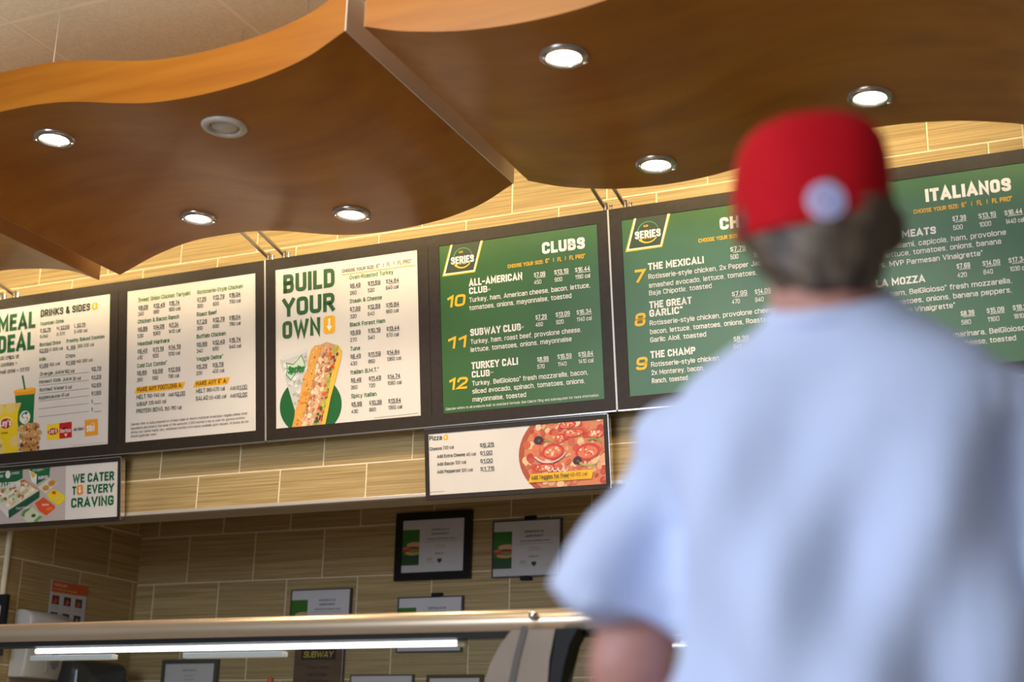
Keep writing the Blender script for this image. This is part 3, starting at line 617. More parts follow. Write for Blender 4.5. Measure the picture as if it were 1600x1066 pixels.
# --- sheet 2: prices
K = Crop(200, 430, 3.948, buv); p = pr(O2); g = pr(O2)
for s_, x, y, x1, c in (('Sweet Onion Chicken Teriyaki', 83, 172, 402, LGT), ('Chicken & Bacon Ranch', 80, 305, 334, MID), ('Meatball Marinara', 78, 442, 274, MID), ('Cold Cut Combo\u00ae', 76, 577, 259, MID),
        ('Rotisserie-Style Chicken', 446, 124, 726, LGT), ('Roast Beef', 443, 261, 565, MID), ('Buffalo Chicken', 442, 397, 621, MID), ('Veggie Delite\u00ae', 441, 536, 604, MID)):
    K.text(p, s_, x, y, x1, 25, c, BD)
for s_, x, y, x1 in (('$8.09', 83, 220, 142), ('$12.49', 177, 207, 246), ('$15.74', 273, 192, 336), ('$6.89', 80, 352, 139), ('$14.09', 175, 339, 242), ('$17.34', 272, 326, 329), ('$6.49', 78, 487, 138), ('$11.19', 173, 476, 239), ('$14.19', 269, 463, 343),
        ('$5.89', 75, 621, 134), ('$9.99', 171, 611, 233), ('$12.99', 268, 601, 341), ('$7.29', 445, 170, 500), ('$12.79', 543, 156, 613), ('$16.04', 643, 142, 711), ('$7.29', 443, 307, 505), ('$12.79', 542, 294, 614), ('$16.04', 643, 281, 711),
        ('$6.89', 442, 446, 506), ('$12.49', 541, 433, 615), ('$15.74', 643, 419, 713), ('$5.29', 441, 582, 506), ('$9.79', 541, 571, 607)):
    K.price(p, s_, x, y, x1, 24, INK)
for s_, x, y, x1 in (('340', 82, 258, 116), ('680', 177, 245, 211), ('900 cal', 272, 230, 341), ('530', 78, 393, 114), ('1060', 173, 378, 218), ('1410 cal', 270, 365, 341), ('410', 77, 527, 108), ('820', 173, 515, 208), ('1310 cal', 268, 503, 339),
        ('280', 75, 663, 110), ('560', 169, 652, 205), ('790 cal', 267, 641, 333), ('300', 445, 209, 481), ('600', 543, 196, 579), ('790 cal', 643, 182, 713), ('300', 443, 346, 479), ('600', 541, 333, 578), ('780 cal', 643, 320, 712),
        ('340', 442, 485, 479), ('680', 541, 472, 578), ('840 cal', 643, 459, 715), ('200', 441, 622, 476), ('400 cal', 540, 610, 611),
        ('760-1140 cal', 136, 762, 244), ('330-840 cal', 146, 804, 253), ('150-780 cal', 245, 840, 348), ('380-570 cal', 502, 725, 615), ('50-490 cal', 520, 772, 624)):
    K.text(p, s_, x, y, x1, 23, INK)
K.poly(g, [(58, 735), (72, 695), (372, 662), (358, 703)], (246, 180, 24), 1); K.poly(g, [(420, 698), (433, 657), (646, 632), (632, 675)], (246, 180, 24), 1)
K.text(p, 'MAKE ANY FOOTLONG A:', 76, 724, 352, 27, (40, 40, 24), XB); K.text(p, 'MAKE ANY 6" A:', 438, 687, 628, 27, (40, 40, 24), XB)
for s_, x, y, x1 in (('MELT', 72, 770, 129), ('WRAP', 71, 815, 138), ('PROTEIN BOWL', 71, 857, 238), ('MELT', 438, 733, 495), ('SALAD', 437, 779, 513)):
    K.text(p, s_, x, y, x1, 26, (30, 70, 44), XB)
for s_, x, y, x1, q_, x2 in (('Add', 268, 753, 303, '$2.00', 308), ('Add', 648, 714, 685, '$1.00', 690), ('Add', 648, 760, 685, '$2.00', 690)):
    K.text(p, s_, x, y, x1, 23, INK); K.price(p, q_, x2, y - 4, x2 + 63, 24, INK)
for s_, y, x1 in (('Calories refer to subs prepared on Artisan Italian or Hearty Multigrain bread plus veggies unless other', 932, 755), ('ingredients are noted in the name of the sandwich. 2,000 calories a day is used for general nutrition', 957, 740),
        ('advice, but calorie needs vary. Additional nutrition information available upon request. All prices do not', 981, 763), ('include applicable taxes.', 1005, 198)):
    K.text(p, s_, 37, y, x1, 15, (110, 104, 96))
p.done('lettering', s2); g.done('yellow_banner', s2)

# --- sheet 3: big heading and sandwich
K = Crop(400, 370, 3.229, buv); p = pr(O3); g = pr(O3)
K.text(p, 'BUILD', 152, 292, 411, 94, (56, 92, 52), XB); K.text(p, 'YOUR', 148, 411, 411, 92, (44, 92, 48), XB); K.text(p, 'OWN', 148, 521, 339, 88, (52, 96, 44), XB)
arrow_icon(K, g, 355, 406, 412, 496, 6)
K.text(p, 'CHOOSE YOUR SIZE:', 449, 187, 611, 16, (60, 60, 50), XB)
for s_, x, y, x1 in (('6"', 620, 164, 638), ('|', 655, 159, 658), ('FL', 674, 154, 690), ('|', 708, 148, 711), ('FL PRO\u00ae', 728, 147, 797)): K.text(p, s_, x, y, x1, 20, (70, 70, 60))
K.line(g, 447, 196, 815, 147, 3.5, (240, 180, 40))
for s_, x, y, x1, c in (('Oven-Roasted Turkey', 486, 222, 706, LGT), ('Steak & Cheese', 487, 341, 648, (74, 120, 44)), ('Black Forest Ham', 487, 459, 665, MID), ('Tuna', 489, 580, 538, MID), ('Italian B.M.T.\u00ae', 491, 698, 633, MID), ('Spicy Italian', 494, 818, 621, MID)):
    K.text(p, s_, x, y, x1, 21, c, BD)
rows = [(488, 263, '$6.49', '$11.59', '$14.84', '260', '520', '640 cal'), (488, 381, '$7.09', '$12.59', '$15.84', '320', '640', '860 cal'), (489, 499, '$5.69', '$10.19', '$13.44', '270', '540', '670 cal'),
        (490, 618, '$6.49', '$11.59', '$14.84', '430', '860', '1360 cal'), (492, 738, '$6.49', '$11.49', '$14.74', '360', '720', '1080 cal'), (495, 859, '$5.99', '$10.39', '$13.64', '430', '860', '1360 cal')]
for x, y, a, b, c, d, e, f in rows:
    dy = (y - 263) / 600; K.price(p, a, x, y, x + 52, 20, INK); K.price(p, b, x + 90, y - 12 + dy * 4, x + 152, 20, INK); K.price(p, c, x + 181 + dy * 5, y - 22 + dy * 5, x + 246 + dy * 3, 20, INK)
    K.text(p, d, x, y + 36, x + 33, 19, INK); K.text(p, e, x + 90, y + 23 + dy * 4, x + 123, 19, INK); K.text(p, f, x + 181 + dy * 5, y + 10 + dy * 6, x + (244 if len(f) < 8 else 255), 19, INK)
K.line(p, 610, 916, 830, 892, 2, (150, 144, 132))
K = Crop(430, 530, 7.107, buv)
K.ell(g, 425, 745, 343, 330, (28, 98, 44), 1, 48, skew=-0.05)
K.poly(g, [(80, 235), (385, 105), (400, 500), (290, 900), (250, 800)], (206, 204, 198), 1.4)
K.poly(g, [(80, 235), (130, 195), (385, 105), (378, 150), (140, 240)], (222, 220, 214), 1.6)
K.blobs(g, [(110, 260), (375, 150), (380, 480), (260, 760)], 40, [(190, 188, 182), (222, 222, 216), (176, 176, 170), (232, 230, 226)], 12, 34, 1.7, 5)
K.poly(g, [(150, 270), (235, 285), (325, 180), (355, 255), (370, 325), (290, 340), (208, 470), (150, 405), (165, 330)], (60, 140, 70), 3)
K.poly(g, [(160, 282), (235, 296), (322, 196), (347, 260), (360, 316), (286, 330), (208, 455), (160, 402), (174, 330)], (206, 222, 200), 3.2)
K.text(p, 'Sprite', 172, 392, 352, 80, (40, 130, 60), XB, 12, 0.2)
BUN = [(430, 130), (470, 82), (540, 70), (555, 100), (520, 180), (485, 300), (460, 450), (430, 560), (400, 680), (350, 850), (320, 985), (215, 1000), (245, 880), (255, 800), (300, 660), (335, 520), (340, 430), (375, 370), (392, 330), (398, 240)]
FIL = [(540, 70), (600, 40), (735, 80), (740, 150), (700, 330), (660, 480), (620, 640), (590, 800), (550, 970), (320, 985), (350, 850), (400, 680), (430, 560), (460, 450), (485, 300), (520, 180)]
RB = [(735, 80), (772, 140), (760, 230), (700, 470), (650, 650), (590, 950), (545, 965), (580, 800), (620, 640), (640, 480), (680, 330), (720, 200)]
K.poly(g, FIL, (206, 158, 110), 3); K.poly(g, BUN, (228, 164, 76), 5.6); K.poly(g, RB, (240, 188, 62), 5.6)
K.blobs(g, [(520, 180), (620, 60), (640, 300), (560, 560), (480, 800), (440, 960), (340, 970), (400, 700), (470, 460)], 150, [(240, 208, 170), (232, 186, 146), (196, 128, 86), (244, 220, 190), (170, 96, 60), (222, 166, 120)], 12, 34, 3.2, 11, 0.3, -1.2)
K.blobs(g, [(640, 90), (735, 85), (720, 240), (660, 460), (620, 640), (560, 900), (470, 960), (520, 780), (560, 560), (620, 330)], 90, [(120, 170, 50), (190, 200, 60), (60, 96, 40), (150, 190, 60), (210, 60, 30), (90, 50, 50), (226, 90, 40)], 10, 26, 3.6, 12, 0.35, -1.2)
K.blobs(g, BUN, 70, [(200, 124, 44), (244, 192, 110), (186, 108, 40), (236, 176, 90)], 4, 16, 6, 13)
K.poly(g, [(335, 600), (400, 590), (412, 615), (350, 640)], (222, 140, 50), 8.6); K.poly(g, [(300, 700), (370, 695), (378, 715), (310, 725)], (222, 140, 50), 8.6)
p.done('lettering', s3); g.done('picture', s3)

# --- green sheets
def badge(K, g, p):
    K.poly(g, [(160, 140), (330, 116), (286, 289), (116, 313)], (244, 200, 30), 1); K.poly(g, [(165, 138), (325, 116), (283, 284), (122, 306)], (248, 240, 214), 2)
    K.poly(g, [(172, 138), (317, 116), (278, 278), (132, 298)], (52, 66, 42), 3)
    K.arc(g, 222, 212, 50, 50, 175, 5, 6, (70, 150, 90), 4); K.arc(g, 220, 220, 50, 50, 205, 350, 9, (244, 200, 30), 4); K.ell(g, 188, 254, 8, 8, (244, 200, 30), 4.5, 8)
    K.poly(g, [(158, 212), (285, 194), (285, 236), (158, 254)], (52, 66, 42), 5)
    K.text(p, 'SERIES', 163, 252, 282, 38, WHT, XB, 8); K.text(p, 'SUB', 203, 192, 224, 10, YEL, XB, 8); K.text(p, 'EST. 1965', 203, 252, 242, 8, YEL, BD, 8)
def head(K, p, word, x0, x1=857):
    K.text(p, word, x0, 197 - (635 - x0) * -0.15, x1, 60, WHT, 0.25)
    K.text(p, 'CHOOSE YOUR SIZE:', 456, 270, 641, 19, YEL, XB)
    for s_, x, y, x1 in (('6"', 652, 243, 673), ('|', 692, 238, 695), ('FL', 715, 235, 736), ('|', 755, 229, 758), ('FL PRO\u00ae', 777, 227, 858)): K.text(p, s_, x, y, x1, 22, YEL, BD)
K = Crop(660, 340, 3.331, buv); p = pr(O4); g = pr(O4)
badge(K, g, p); head(K, p, 'CLUBS', 635)
H, D_ = 34, 24
for s_, x, y, x1, h in (('ALL-AMERICAN', 255, 364, 532, 38), ('CLUB', 256, 405, 351, 34), ('o', 354, 385, 366, 12), ('SUBWAY CLUB', 262, 622, 525, 37), ('o', 528, 580, 540, 12), ('TURKEY CALI', 268, 795, 510, 38), ('CLUB', 270, 838, 364, 34), ('TM', 366, 815, 382, 8)):
    K.text(p, s_, x, y, x1, h, WHT, XB)
for s_, x, y, x1 in (('10', 138, 476, 233), ('11', 142, 690, 237), ('12', 148, 903, 245)): K.text(p, s_, x, y, x1, 62, YEL, 0.205, 3, 0.15)
for s_, x, y, x1 in (('Turkey, ham, American cheese, bacon, lettuce,', 257, 447, 885), ('tomatoes, onions, mayonnaise, toasted', 257, 488, 787), ('Turkey, ham, roast beef, provolone cheese,', 264, 664, 839), ('lettuce, tomatoes, onions, mayonnaise', 264, 705, 788),
        ('Turkey, BelGioioso\u00ae fresh mozzarella, bacon,', 272, 880, 873), ('sliced avocado, spinach, tomatoes, onions,', 273, 921, 858), ('mayonnaise, toasted', 274, 963, 552)):
    K.text(p, s_, x, y, x1, 25, WHT, 0.145)
def grid(K, rows):
    for x, y, a, b, c, d, e, f in rows:
        K.price(p, a, x, y, x + 58, 24, WHT); K.price(p, b, x + 105, y - 14, x + 178, 24, WHT); K.price(p, c, x + 213, y - 26, x + 290, 24, WHT)
        K.text(p, d, x, y + 37, x + 38, 22, WHT); K.text(p, e, x + 107, y + 24, x + (146 if len(e) < 4 else 152), 22, WHT); K.text(p, f, x + 214, y + 10, x + 291, 22, WHT)
grid(K, [(593, 317, '$7.09', '$13.19', '$16.44', '450', '900', '1190 cal'), (601, 537, '$7.29', '$13.09', '$16.34', '460', '920', '1140 cal'), (610, 755, '$8.99', '$16.59', '$19.84', '570', '1140', '1410 cal')])
K.text(p, 'Calories refers to all products built to standard formula. See Calorie Cling and subway.com for more information.', 135, 1007, 930, 13, WHT, 0.12)
p.done('lettering', s4); g.done('badge', s4)

p = pr(O5); g = pr(O5)
K5 = Crop(660, 340, 3.331, buv, 0.803); badge(K5, g, p); head(K5, p, 'CHICKEN', 556)
K = Crop(950, 300, 3.137, buv)
for s_, x, y, x1 in (('THE MEXICALI', 206, 390, 479), ('THE GREAT', 212, 577, 420), ('GARLIC\u2122', 213, 618, 376), ('THE CHAMP', 218, 820, 438)): K.text(p, s_, x, y, x1, 35, WHT, XB)
for s_, x, y, x1 in (('7', 135, 453, 188), ('8', 138, 666, 191), ('9', 145, 880, 199)): K.text(p, s_, x, y, x1, 64, YEL, 0.205, 3, 0.15)
for s_, x, y, x1 in (('Rotisserie-style chicken, 2x Pepper Jack,', 208, 433, 782), ('smashed avocado, lettuce, tomatoes,', 210, 476, 738), ('Baja Chipotle, toasted', 211, 513, 517), ('Rotisserie-style chicken, provolone cheese,', 214, 660, 838), ('bacon, lettuce, tomatoes, onions, Roasted', 216, 702, 800), ('Garlic Aioli, toasted', 217, 742, 490),
        ('Rotisserie-style chicken,', 221, 862, 560), ('2x Monterey, bacon,', 223, 902, 480), ('Ranch, toasted', 225, 942, 400)): K.text(p, s_, x, y, x1, 24, WHT, 0.145)
for x, y, a, b, c, d, e, f in [(608, 300, '$7.79', '$14.09', '$17.34', '500', '1000', '1260 cal'), (616, 518, '$7.99', '$14.09', '$17.34', '470', '940', '1190 cal'), (624, 738, '$8.39', '$15.09', '$18.24', '540', '1080', '1340 cal')]:
    K.price(p, a, x, y, x + 74, 24, WHT); K.price(p, b, x + 112, y - 11, x + 189, 24, WHT); K.text(p, d, x, y + 37, x + 39, 23, WHT); K.text(p, e, x + 113, y + 28, x + 155, 23, WHT)
p.done('lettering', s5); g.done('badge', s5)

p = pr(O6); g = pr(O6)
K6 = Crop(660, 340, 3.331, buv, 1.607); badge(K6, g, p); head(K6, p, 'ITALIANOS', 507)
K = Crop(1340, 240, 2.962, buv)
for s_, x, y, x1, h in (('SUPREME MEATS', -10, 425, 368, 34), ('BELLA MOZZA', 15, 634, 318, 34), ('THE BOSS', 30, 850, 250, 34)): K.text(p, s_, x, y, x1, h, WHT, XB)
for s_, x, y, x1 in (('Pepperoni, salami, capicola, ham, provolone', -6, 468, 690), ('cheese, lettuce, tomatoes, onions, banana', 8, 504, 668), ('peppers, MVP Parmesan Vinaigrette\u00ae', 12, 546, 583), ('Capicola, ham, BelGioioso\u00ae fresh mozzarella,', 8, 683, 718), ('spinach, tomatoes, onions, banana peppers,', 14, 724, 717), ('MVP Parmesan Vinaigrette\u00ae', 25, 764, 456),
        ('Meatballs, pepperoni, marinara, BelGioioso\u00ae', 95, 890, 792), ('fresh mozzarella cheese, toasted', 225, 918, 737)): K.text(p, s_, x, y, x1, 24, WHT, 0.145)
for x, y, a, b, c, d, e, f in [(444, 321, '$7.39', '$13.19', '$16.44', '500', '1000', '1440 cal'), (463, 540, '$7.69', '$14.09', '$17.34', '420', '840', '1030 cal'), (482, 758, '$8.39', '$15.09', '$18.24', '580', '1160', '1810 cal')]:
    K.price(p, a, x, y, x + 62, 24, WHT); K.price(p, b, x + 120, y - 13, x + 200, 24, WHT); K.price(p, c, x + 240, y - 27, x + 322, 24, WHT)
    K.text(p, d, x + 3, y + 40, x + 47, 22, WHT); K.text(p, e, x + 124, y + 26, x + (167 if len(e) < 4 else 178), 22, WHT); K.text(p, f, x + 245, y + 12, x + 330, 22, WHT)
p.done('lettering', s6); g.done('badge', s6)

# --- small signs hanging below the boards
def sign(u0, u1, v0, v1, label, grp='small hanging signs under the menu boards'):
    t = thing('hanging_sign', brd((u0 + u1) / 2, v0), label, 'sign', grp)
    fw = 0.018; rect_frame(t, u0, u1, v0, v1, [(u0 + fw, u1 - fw, v0 + fw, v1 - fw)], depth=0.03)
    back_panel(t, u0, u1, v0, v1)
    q = MB(); q.box(brd(u1 + 0.002, (v0 + v1) / 2, 0.012), (0.004, 0.028, v1 - v0), Matrix.Rotation(TILT, 3, 'X')); q.box(brd((u0 + u1) / 2, v1 + 0.002, 0.012), (u1 - u0, 0.028, 0.004), Matrix.Rotation(TILT, 3, 'X')); q.build('edge_strip', CHROME, t)
    for k in (0.2, 0.8):
        q = MB(); q.box(brd(u0 + (u1 - u0) * k, v1 + 0.006, 0.008), (0.07, 0.02, 0.016), Matrix.Rotation(TILT, 3, 'X')); q.build('hanger_clip', BLKPL, t)
    return t, (u0 + fw, u1 - fw, v0 + fw, v1 - fw)
t, cl = sign(-5.02, -4.222, -0.120, 0.164, 'small framed catering sign with a sandwich box, below the leftmost board')
s7 = sheet(t, cl[0], cl[1], cl[2], cl[3], PAPERM, None)
p = Print(Pb, NB, cl); g = Print(Pb, NB, cl); K = Crop(0, 700, 7.105, buv)
K.poly(g, [(-400, 240), (768, 120), (758, 860), (-400, 960)], (196, 182, 174), 1)
K.text(p, 'WE CATER', 843, 398, 1302, 100, (20, 104, 60), XB); K.text(p, 'T', 838, 526, 882, 94, (20, 104, 60), XB); K.text(p, 'EVERY', 1004, 514, 1302, 98, (20, 104, 60), XB); K.text(p, 'CRAVING', 826, 670, 1298, 108, (20, 104, 60), XB)
arrow_icon(K, g, 889, 420, 958, 526, 6, (236, 150, 24))
K = Crop(0, 720, 9.69, buv)
K.poly(g, [(-150, 260), (0, 205), (395, 110), (395, 275), (0, 480), (-150, 560)], (24, 100, 56), 2)
K.poly(g, [(0, 560), (-60, 480), (395, 275), (640, 450), (180, 760)], (226, 214, 190), 2.4); K.poly(g, [(395, 275), (640, 430), (655, 455), (600, 440), (440, 330)], (214, 150, 80), 2.6)
K.poly(g, [(180, 755), (652, 455), (648, 560), (185, 880)], (30, 84, 56), 3); K.poly(g, [(-100, 560), (0, 580), (180, 755), (185, 880), (60, 740), (-100, 640)], (226, 220, 212), 3)
K.blobs(g, [(0, 480), (400, 300), (580, 440), (200, 700), (60, 600)], 90, [(238, 232, 206), (206, 220, 180), (196, 120, 70), (244, 238, 222), (170, 90, 50), (226, 190, 130), (176, 200, 140)], 16, 42, 3.6, 21)
K.text(p, 'EAT FRESH', 60, 420, 365, 78, WHT, XB, 14); K.text(p, 'FRESH', 30, 262, 110, 34, WHT, BD, 14); K.ell(g, 175, 215, 38, 58, (232, 232, 214), 5); K.text(p, 'CHOICE', 240, 215, 355, 34, WHT, BD, 14); K.text(p, 'CATERING', 310, 745, 540, 34, WHT, XB, 14)
K.poly(g, [(490, 145), (610, 215), (600, 365), (530, 320)], (240, 236, 226), 3); K.poly(g, [(500, 165), (600, 220), (545, 270)], (240, 180, 30), 3.4); K.poly(g, [(490, 145), (560, 95), (810, 90), (610, 212)], (28, 120, 60), 3); K.poly(g, [(610, 212), (810, 95), (800, 245), (605, 365)], (24, 104, 56), 3.2)
K.text(p, 'EVERY', 560, 170, 730, 30, WHT, BD, 14); K.text(p, 'SANDWICH', 640, 290, 785, 50, WHT, BD, 14)
K.poly(g, [(620, 410), (800, 270), (920, 350), (740, 500)], (222, 214, 204), 2.6)
for cx, cy in ((836, 345), (744, 418)): K.ell(g, cx, cy, 58 - (cx < 800) * 6, 48 - (cx < 800) * 6, (206, 150, 60), 3); K.blobs(g, [(cx - 40, cy - 30), (cx + 40, cy - 35), (cx + 40, cy + 30), (cx - 40, cy + 32)], 10, [(140, 84, 30), (226, 180, 90)], 4, 9, 3.4, cx)
K.poly(g, [(760, 520), (860, 430), (1040, 540), (1035, 590), (940, 685), (800, 590)], (240, 212, 20), 3); K.ell(g, 870, 488, 34, 28, (220, 90, 40), 3.4, skew=0); K.ell(g, 925, 575, 44, 30, (236, 200, 110), 3.4)
K.poly(g, [(580, 650), (710, 555), (885, 690), (880, 730), (750, 835), (640, 760)], (226, 84, 30), 3); K.text(p, 'Doritos', 700, 690, 800, 34, WHT, BD, 14); K.ell(g, 800, 730, 52, 26, (240, 120, 30), 3.4)
K.poly(g, [(370, 830), (530, 690), (695, 850), (600, 940), (470, 940)], (206, 212, 176), 3); K.poly(g, [(370, 830), (400, 770), (540, 680), (530, 720), (430, 800), (420, 860)], (90, 140, 70), 3.4); K.poly(g, [(600, 940), (695, 850), (650, 830), (560, 920)], (110, 160, 80), 3.4); K.ell(g, 560, 835, 34, 26, (50, 96, 50), 3.6)
p.done('lettering', s7); g.done('picture', s7)

t, cl = sign(-2.678, -1.880, -0.117, 0.168, 'small framed sign with a pizza picture, below the middle board')
s8 = sheet(t, cl[0], cl[1], cl[2], cl[3], PAPERM, None)
p = Print(Pb, NB, cl); g = Print(Pb, NB, cl); K = Crop(660, 640, 2.503, buv)
K.text(p, 'Pizza', 37, 124, 86, 18, (40, 40, 36), XB); arrow_icon(K, g, 92, 102, 109, 121, 1.5)
for s_, x, y, x1 in (('Cheese', 38, 163, 86), ('Add Extra Cheese', 67, 192, 176), ('Add Bacon', 68, 222, 134), ('Add Pepperoni', 68, 252, 157)): K.text(p, s_, x, y, x1, 13, (50, 64, 48), BD)
for s_, x, y, x1 in (('720 cal', 90, 158, 132), ('40 cal', 181, 184, 218), ('120 cal', 138, 216, 180), ('120 cal', 162, 246, 206)): K.text(p, s_, x, y, x1, 13, INK)
for s_, x, y, x1 in (('$6.25', 234, 149, 289), ('$1.00', 235, 180, 282), ('$1.00', 236, 211, 284), ('$1.75', 236, 242, 290)): K.price(p, s_, x, y, x1, 15, INK)
K.line(p, 40, 324, 95, 320, 1.5, (150, 144, 132))
K = Crop(800, 650, 8.88, buv)
K.ell(g, 830, 520, 705, 640, (176, 84, 44), 1, 48, skew=-0.05); K.ell(g, 850, 520, 650, 590, (214, 130, 84), 1.5, 48, skew=-0.05)
reg = [(180, 500), (260, 260), (500, 80), (1320, 30), (1320, 960), (500, 1000), (240, 800)]
K.blobs(g, reg, 170, [(226, 170, 130), (200, 80, 50), (236, 196, 150), (190, 60, 40), (222, 120, 80), (232, 200, 160), (206, 96, 60)], 22, 60, 2, 31)
for cx, cy, rx, ry in ((800, 130, 120, 55), (890, 240, 150, 60), (1190, 250, 130, 60), (700, 320, 70, 70), (600, 500, 150, 110), (1080, 500, 170, 120), (480, 720, 150, 60)):
    K.ell(g, cx, cy, rx, ry, (204, 62, 40), 8); K.ell(g, cx, cy + 6, rx * .8, ry * .7, (224, 116, 80), 8.4); K.blobs(g, [(cx - rx * .6, cy - ry * .5), (cx + rx * .6, cy - ry * .5), (cx + rx * .6, cy + ry * .5), (cx - rx * .6, cy + ry * .5)], 12, [(236, 200, 150), (206, 70, 44), (240, 214, 176)], 9, 24, 8.8, int(cx))
for cx, cy in ((400, 345), (940, 625)): K.ell(g, cx, cy, 62, 58, (60, 36, 40), 9.4); K.ell(g, cx + 8, cy + 6, 20, 16, (110, 80, 84), 9.8)
K.arc(g, 560, 420, 260, 240, 215, 330, 26, (236, 200, 200), 9.9); K.arc(g, 560, 425, 268, 250, 215, 330, 8, (130, 30, 60), 10)
for k in range(4): K.arc(g, 560 + k * 72, 690, 46, 90, 200, 330, 22, (240, 214, 206), 10.2)
K.arc(g, 1130, 430, 150, 120, 110, 10, 34, (130, 150, 70), 9.9); K.arc(g, 1110, 620, 150, 80, 190, 320, 34, (170, 176, 80), 9.9); K.arc(g, 500, 470, 120, 130, 100, 30, 26, (120, 150, 70), 9.9)
K.poly(g, [(258, 935), (302, 815), (1166, 748), (1136, 875)], (250, 190, 16), 11)
K.text(p, 'Add Veggies for Free!', 312, 893, 836, 58, (50, 44, 20), BD, 30); K.text(p, '40-60 cal', 850, 848, 1084, 50, (60, 54, 30), RG, 30)
p.done('lettering', s8); g.done('picture', s8)

# --- rods that hold the boards
def rod_pair(u, label):
    t = thing('support_rod_pair', brd(u, V1), label, 'support rod', 'steel rod pairs holding the boards')
    for du in (0.006, 0.088):
        a = brd(u + du, V1 + 0.022, 0.0); b = a + Vector((0, -0.425, 0.085)); q = MB(); q.tube([a, b], 0.0085, 12); q.build('rod', STEEL, t, smooth=True)
        q = MB(); q.lathe(brd(u + du + 0.006, V1, 0.0), [(0.001, -0.004), (0.011, -0.004), (0.011, 0.026), (0.008, 0.036), (0.001, 0.038)], 12); q.lathe(brd(u + du + 0.028, V1, 0.0), [(0.001, -0.003), (0.006, -0.003), (0.006, 0.018), (0.008, 0.019), (0.008, 0.025), (0.001, 0.026)], 10); q.build('clamp', CHROME, t, smooth=True)
rod_pair(-3.455, 'pair of slanted steel rods above the joint of the leftmost and middle boards')
rod_pair(-1.868, 'pair of slanted steel rods above the joint of the middle and right boards')
rod_pair(-4.99, 'pair of steel rods on the leftmost board at the left photo edge')

# ------------------------------------------------------------------ certificates on the back wall
YB = 6.37 - 0.008
CERTP = noise_mat('certificate paper', lin((206, 202, 200)), lin((214, 210, 208)), nscale=4, rough=0.3)
def cert(u0, u1, v0, v1, fw, fmat, label, cat='certificate', style='cert', clips=(), lean=0.0, grp='certificates on the tiled back wall'):
    t = thing('framed_certificate', ((u0 + u1) / 2, YB, v0), label, cat, grp)
    c = Vector(((u0 + u1) / 2, YB, v0)); nr = Vector((0, -1, 0))
    def P(u, v): return Vector((u, YB, v))
    rect_frame(t, u0, u1, v0, v1, [(u0 + fw, u1 - fw, v0 + fw, v1 - fw)], P=P, nrm=nr, depth=0.022, front=0.024, mat=fmat)
    back_panel(t, u0 + 0.001, u1 - 0.001, v0 + 0.001, v1 - 0.001, P=P, nrm=nr, off=0.014)
    s = sheet(t, u0 + fw, u1 - fw, v0 + fw, v1 - fw, CERTP, None, off=0.018, P=P, nrm=nr); s.name = 'paper'
    def Pq(u, v): return Vector((u, YB - 0.0184, v))
    p = Print(Pq, nr); g = Print(Pq, nr); a0, a1, b0, b1_ = u0 + fw, u1 - fw, v0 + fw, v1 - fw; W, Hh = a1 - a0, b1_ - b0
    def X(k): return a0 + W * k
    def Z(k): return b0 + Hh * k
    if style == 'cert':
        g.poly([(X(0), Z(.14)), (X(.28), Z(.14)), (X(.28), Z(.82)), (X(0), Z(.82))], (52, 112, 24), 1); g.poly([(X(0), Z(.14)), (X(.28), Z(.14)), (X(.28), Z(.34)), (X(0), Z(.34))], (38, 74, 30), 1.2)
        def el(cx, cz, rx, rz, c, l): g.poly([(X(cx) + W * rx * math.cos(k * PI / 8), Z(cz) + Hh * rz * math.sin(k * PI / 8)) for k in range(16)], c, l)
        g.clip = (X(0), X(.28), Z(.1), Z(.9))
        el(.18, .38, .13, .05, (200, 160, 90), 2); el(.16, .44, .16, .045, (180, 60, 40), 2.3); el(.20, .41, .08, .03, (110, 150, 50), 2.5); el(.15, .47, .15, .03, (206, 110, 60), 2.6); el(.21, .53, .14, .055, (214, 168, 110), 3); el(.19, .475, .1, .02, (120, 50, 40), 3.2)
        g.clip = None
        p.text('CERTIFICATE OF', X(.47), Z(.78), W * .29, Hh * .04, (90, 86, 84), BD); p.text('ACHIEVEMENT', X(.48), Z(.70), W * .27, Hh * .04, (90, 86, 84), BD)
        p.text('Restaurant Excellence Award', X(.41), Z(.615), W * .44, Hh * .03, (120, 110, 100), BD)
        for k, l in ((.575, .55), (.51, .15), (.48, .18), (.45, .2)): g.poly([(X(.62 - l / 2), Z(k)), (X(.62 + l / 2), Z(k)), (X(.62 + l / 2), Z(k + .006)), (X(.62 - l / 2), Z(k + .006))], (150, 146, 142), 1)
        p.text('SUBWAY', X(.54), Z(.33), W * .15, Hh * .032, (96, 120, 50), BD)
        p.text('RR', X(.40), Z(.21), W * .09, Hh * .06, (110, 106, 104), 0.08, 3, .3); g.poly([(X(.58), Z(.25)), (X(.65), Z(.25)), (X(.65), Z(.2)), (X(.615), Z(.16)), (X(.58), Z(.2))], (60, 58, 60), 1)
        g.poly([(X(.4), Z(.185)), (X(.54), Z(.185)), (X(.54), Z(.19)), (X(.4), Z(.19))], (150, 146, 142), 1); g.poly([(X(.68), Z(.185)), (X(.86), Z(.185)), (X(.86), Z(.19)), (X(.68), Z(.19))], (170, 166, 162), 1)
    elif style == 'letter':
        p.text('CERTIFICATE', X(.36), Z(.84), W * .28, Hh * .035, (110, 108, 104), BD)
        for k in range(6): g.poly([(X(.4), Z(.74 - k * .08)), (X(.6), Z(.74 - k * .08)), (X(.6), Z(.75 - k * .08)), (X(.4), Z(.75 - k * .08))], (140, 138, 132), 1)
    if p.mb.f: p.done('lettering', s)
    if g.mb.f: g.done('print', s)
    for (cu_, top) in clips:
        q = MB(); q.box((u0 + (u1 - u0) * cu_, YB - 0.016, v1 + 0.006 if top else v0 - 0.006), (0.055, 0.026, 0.02)); q.build('clip', BLKPL, t)
    return t
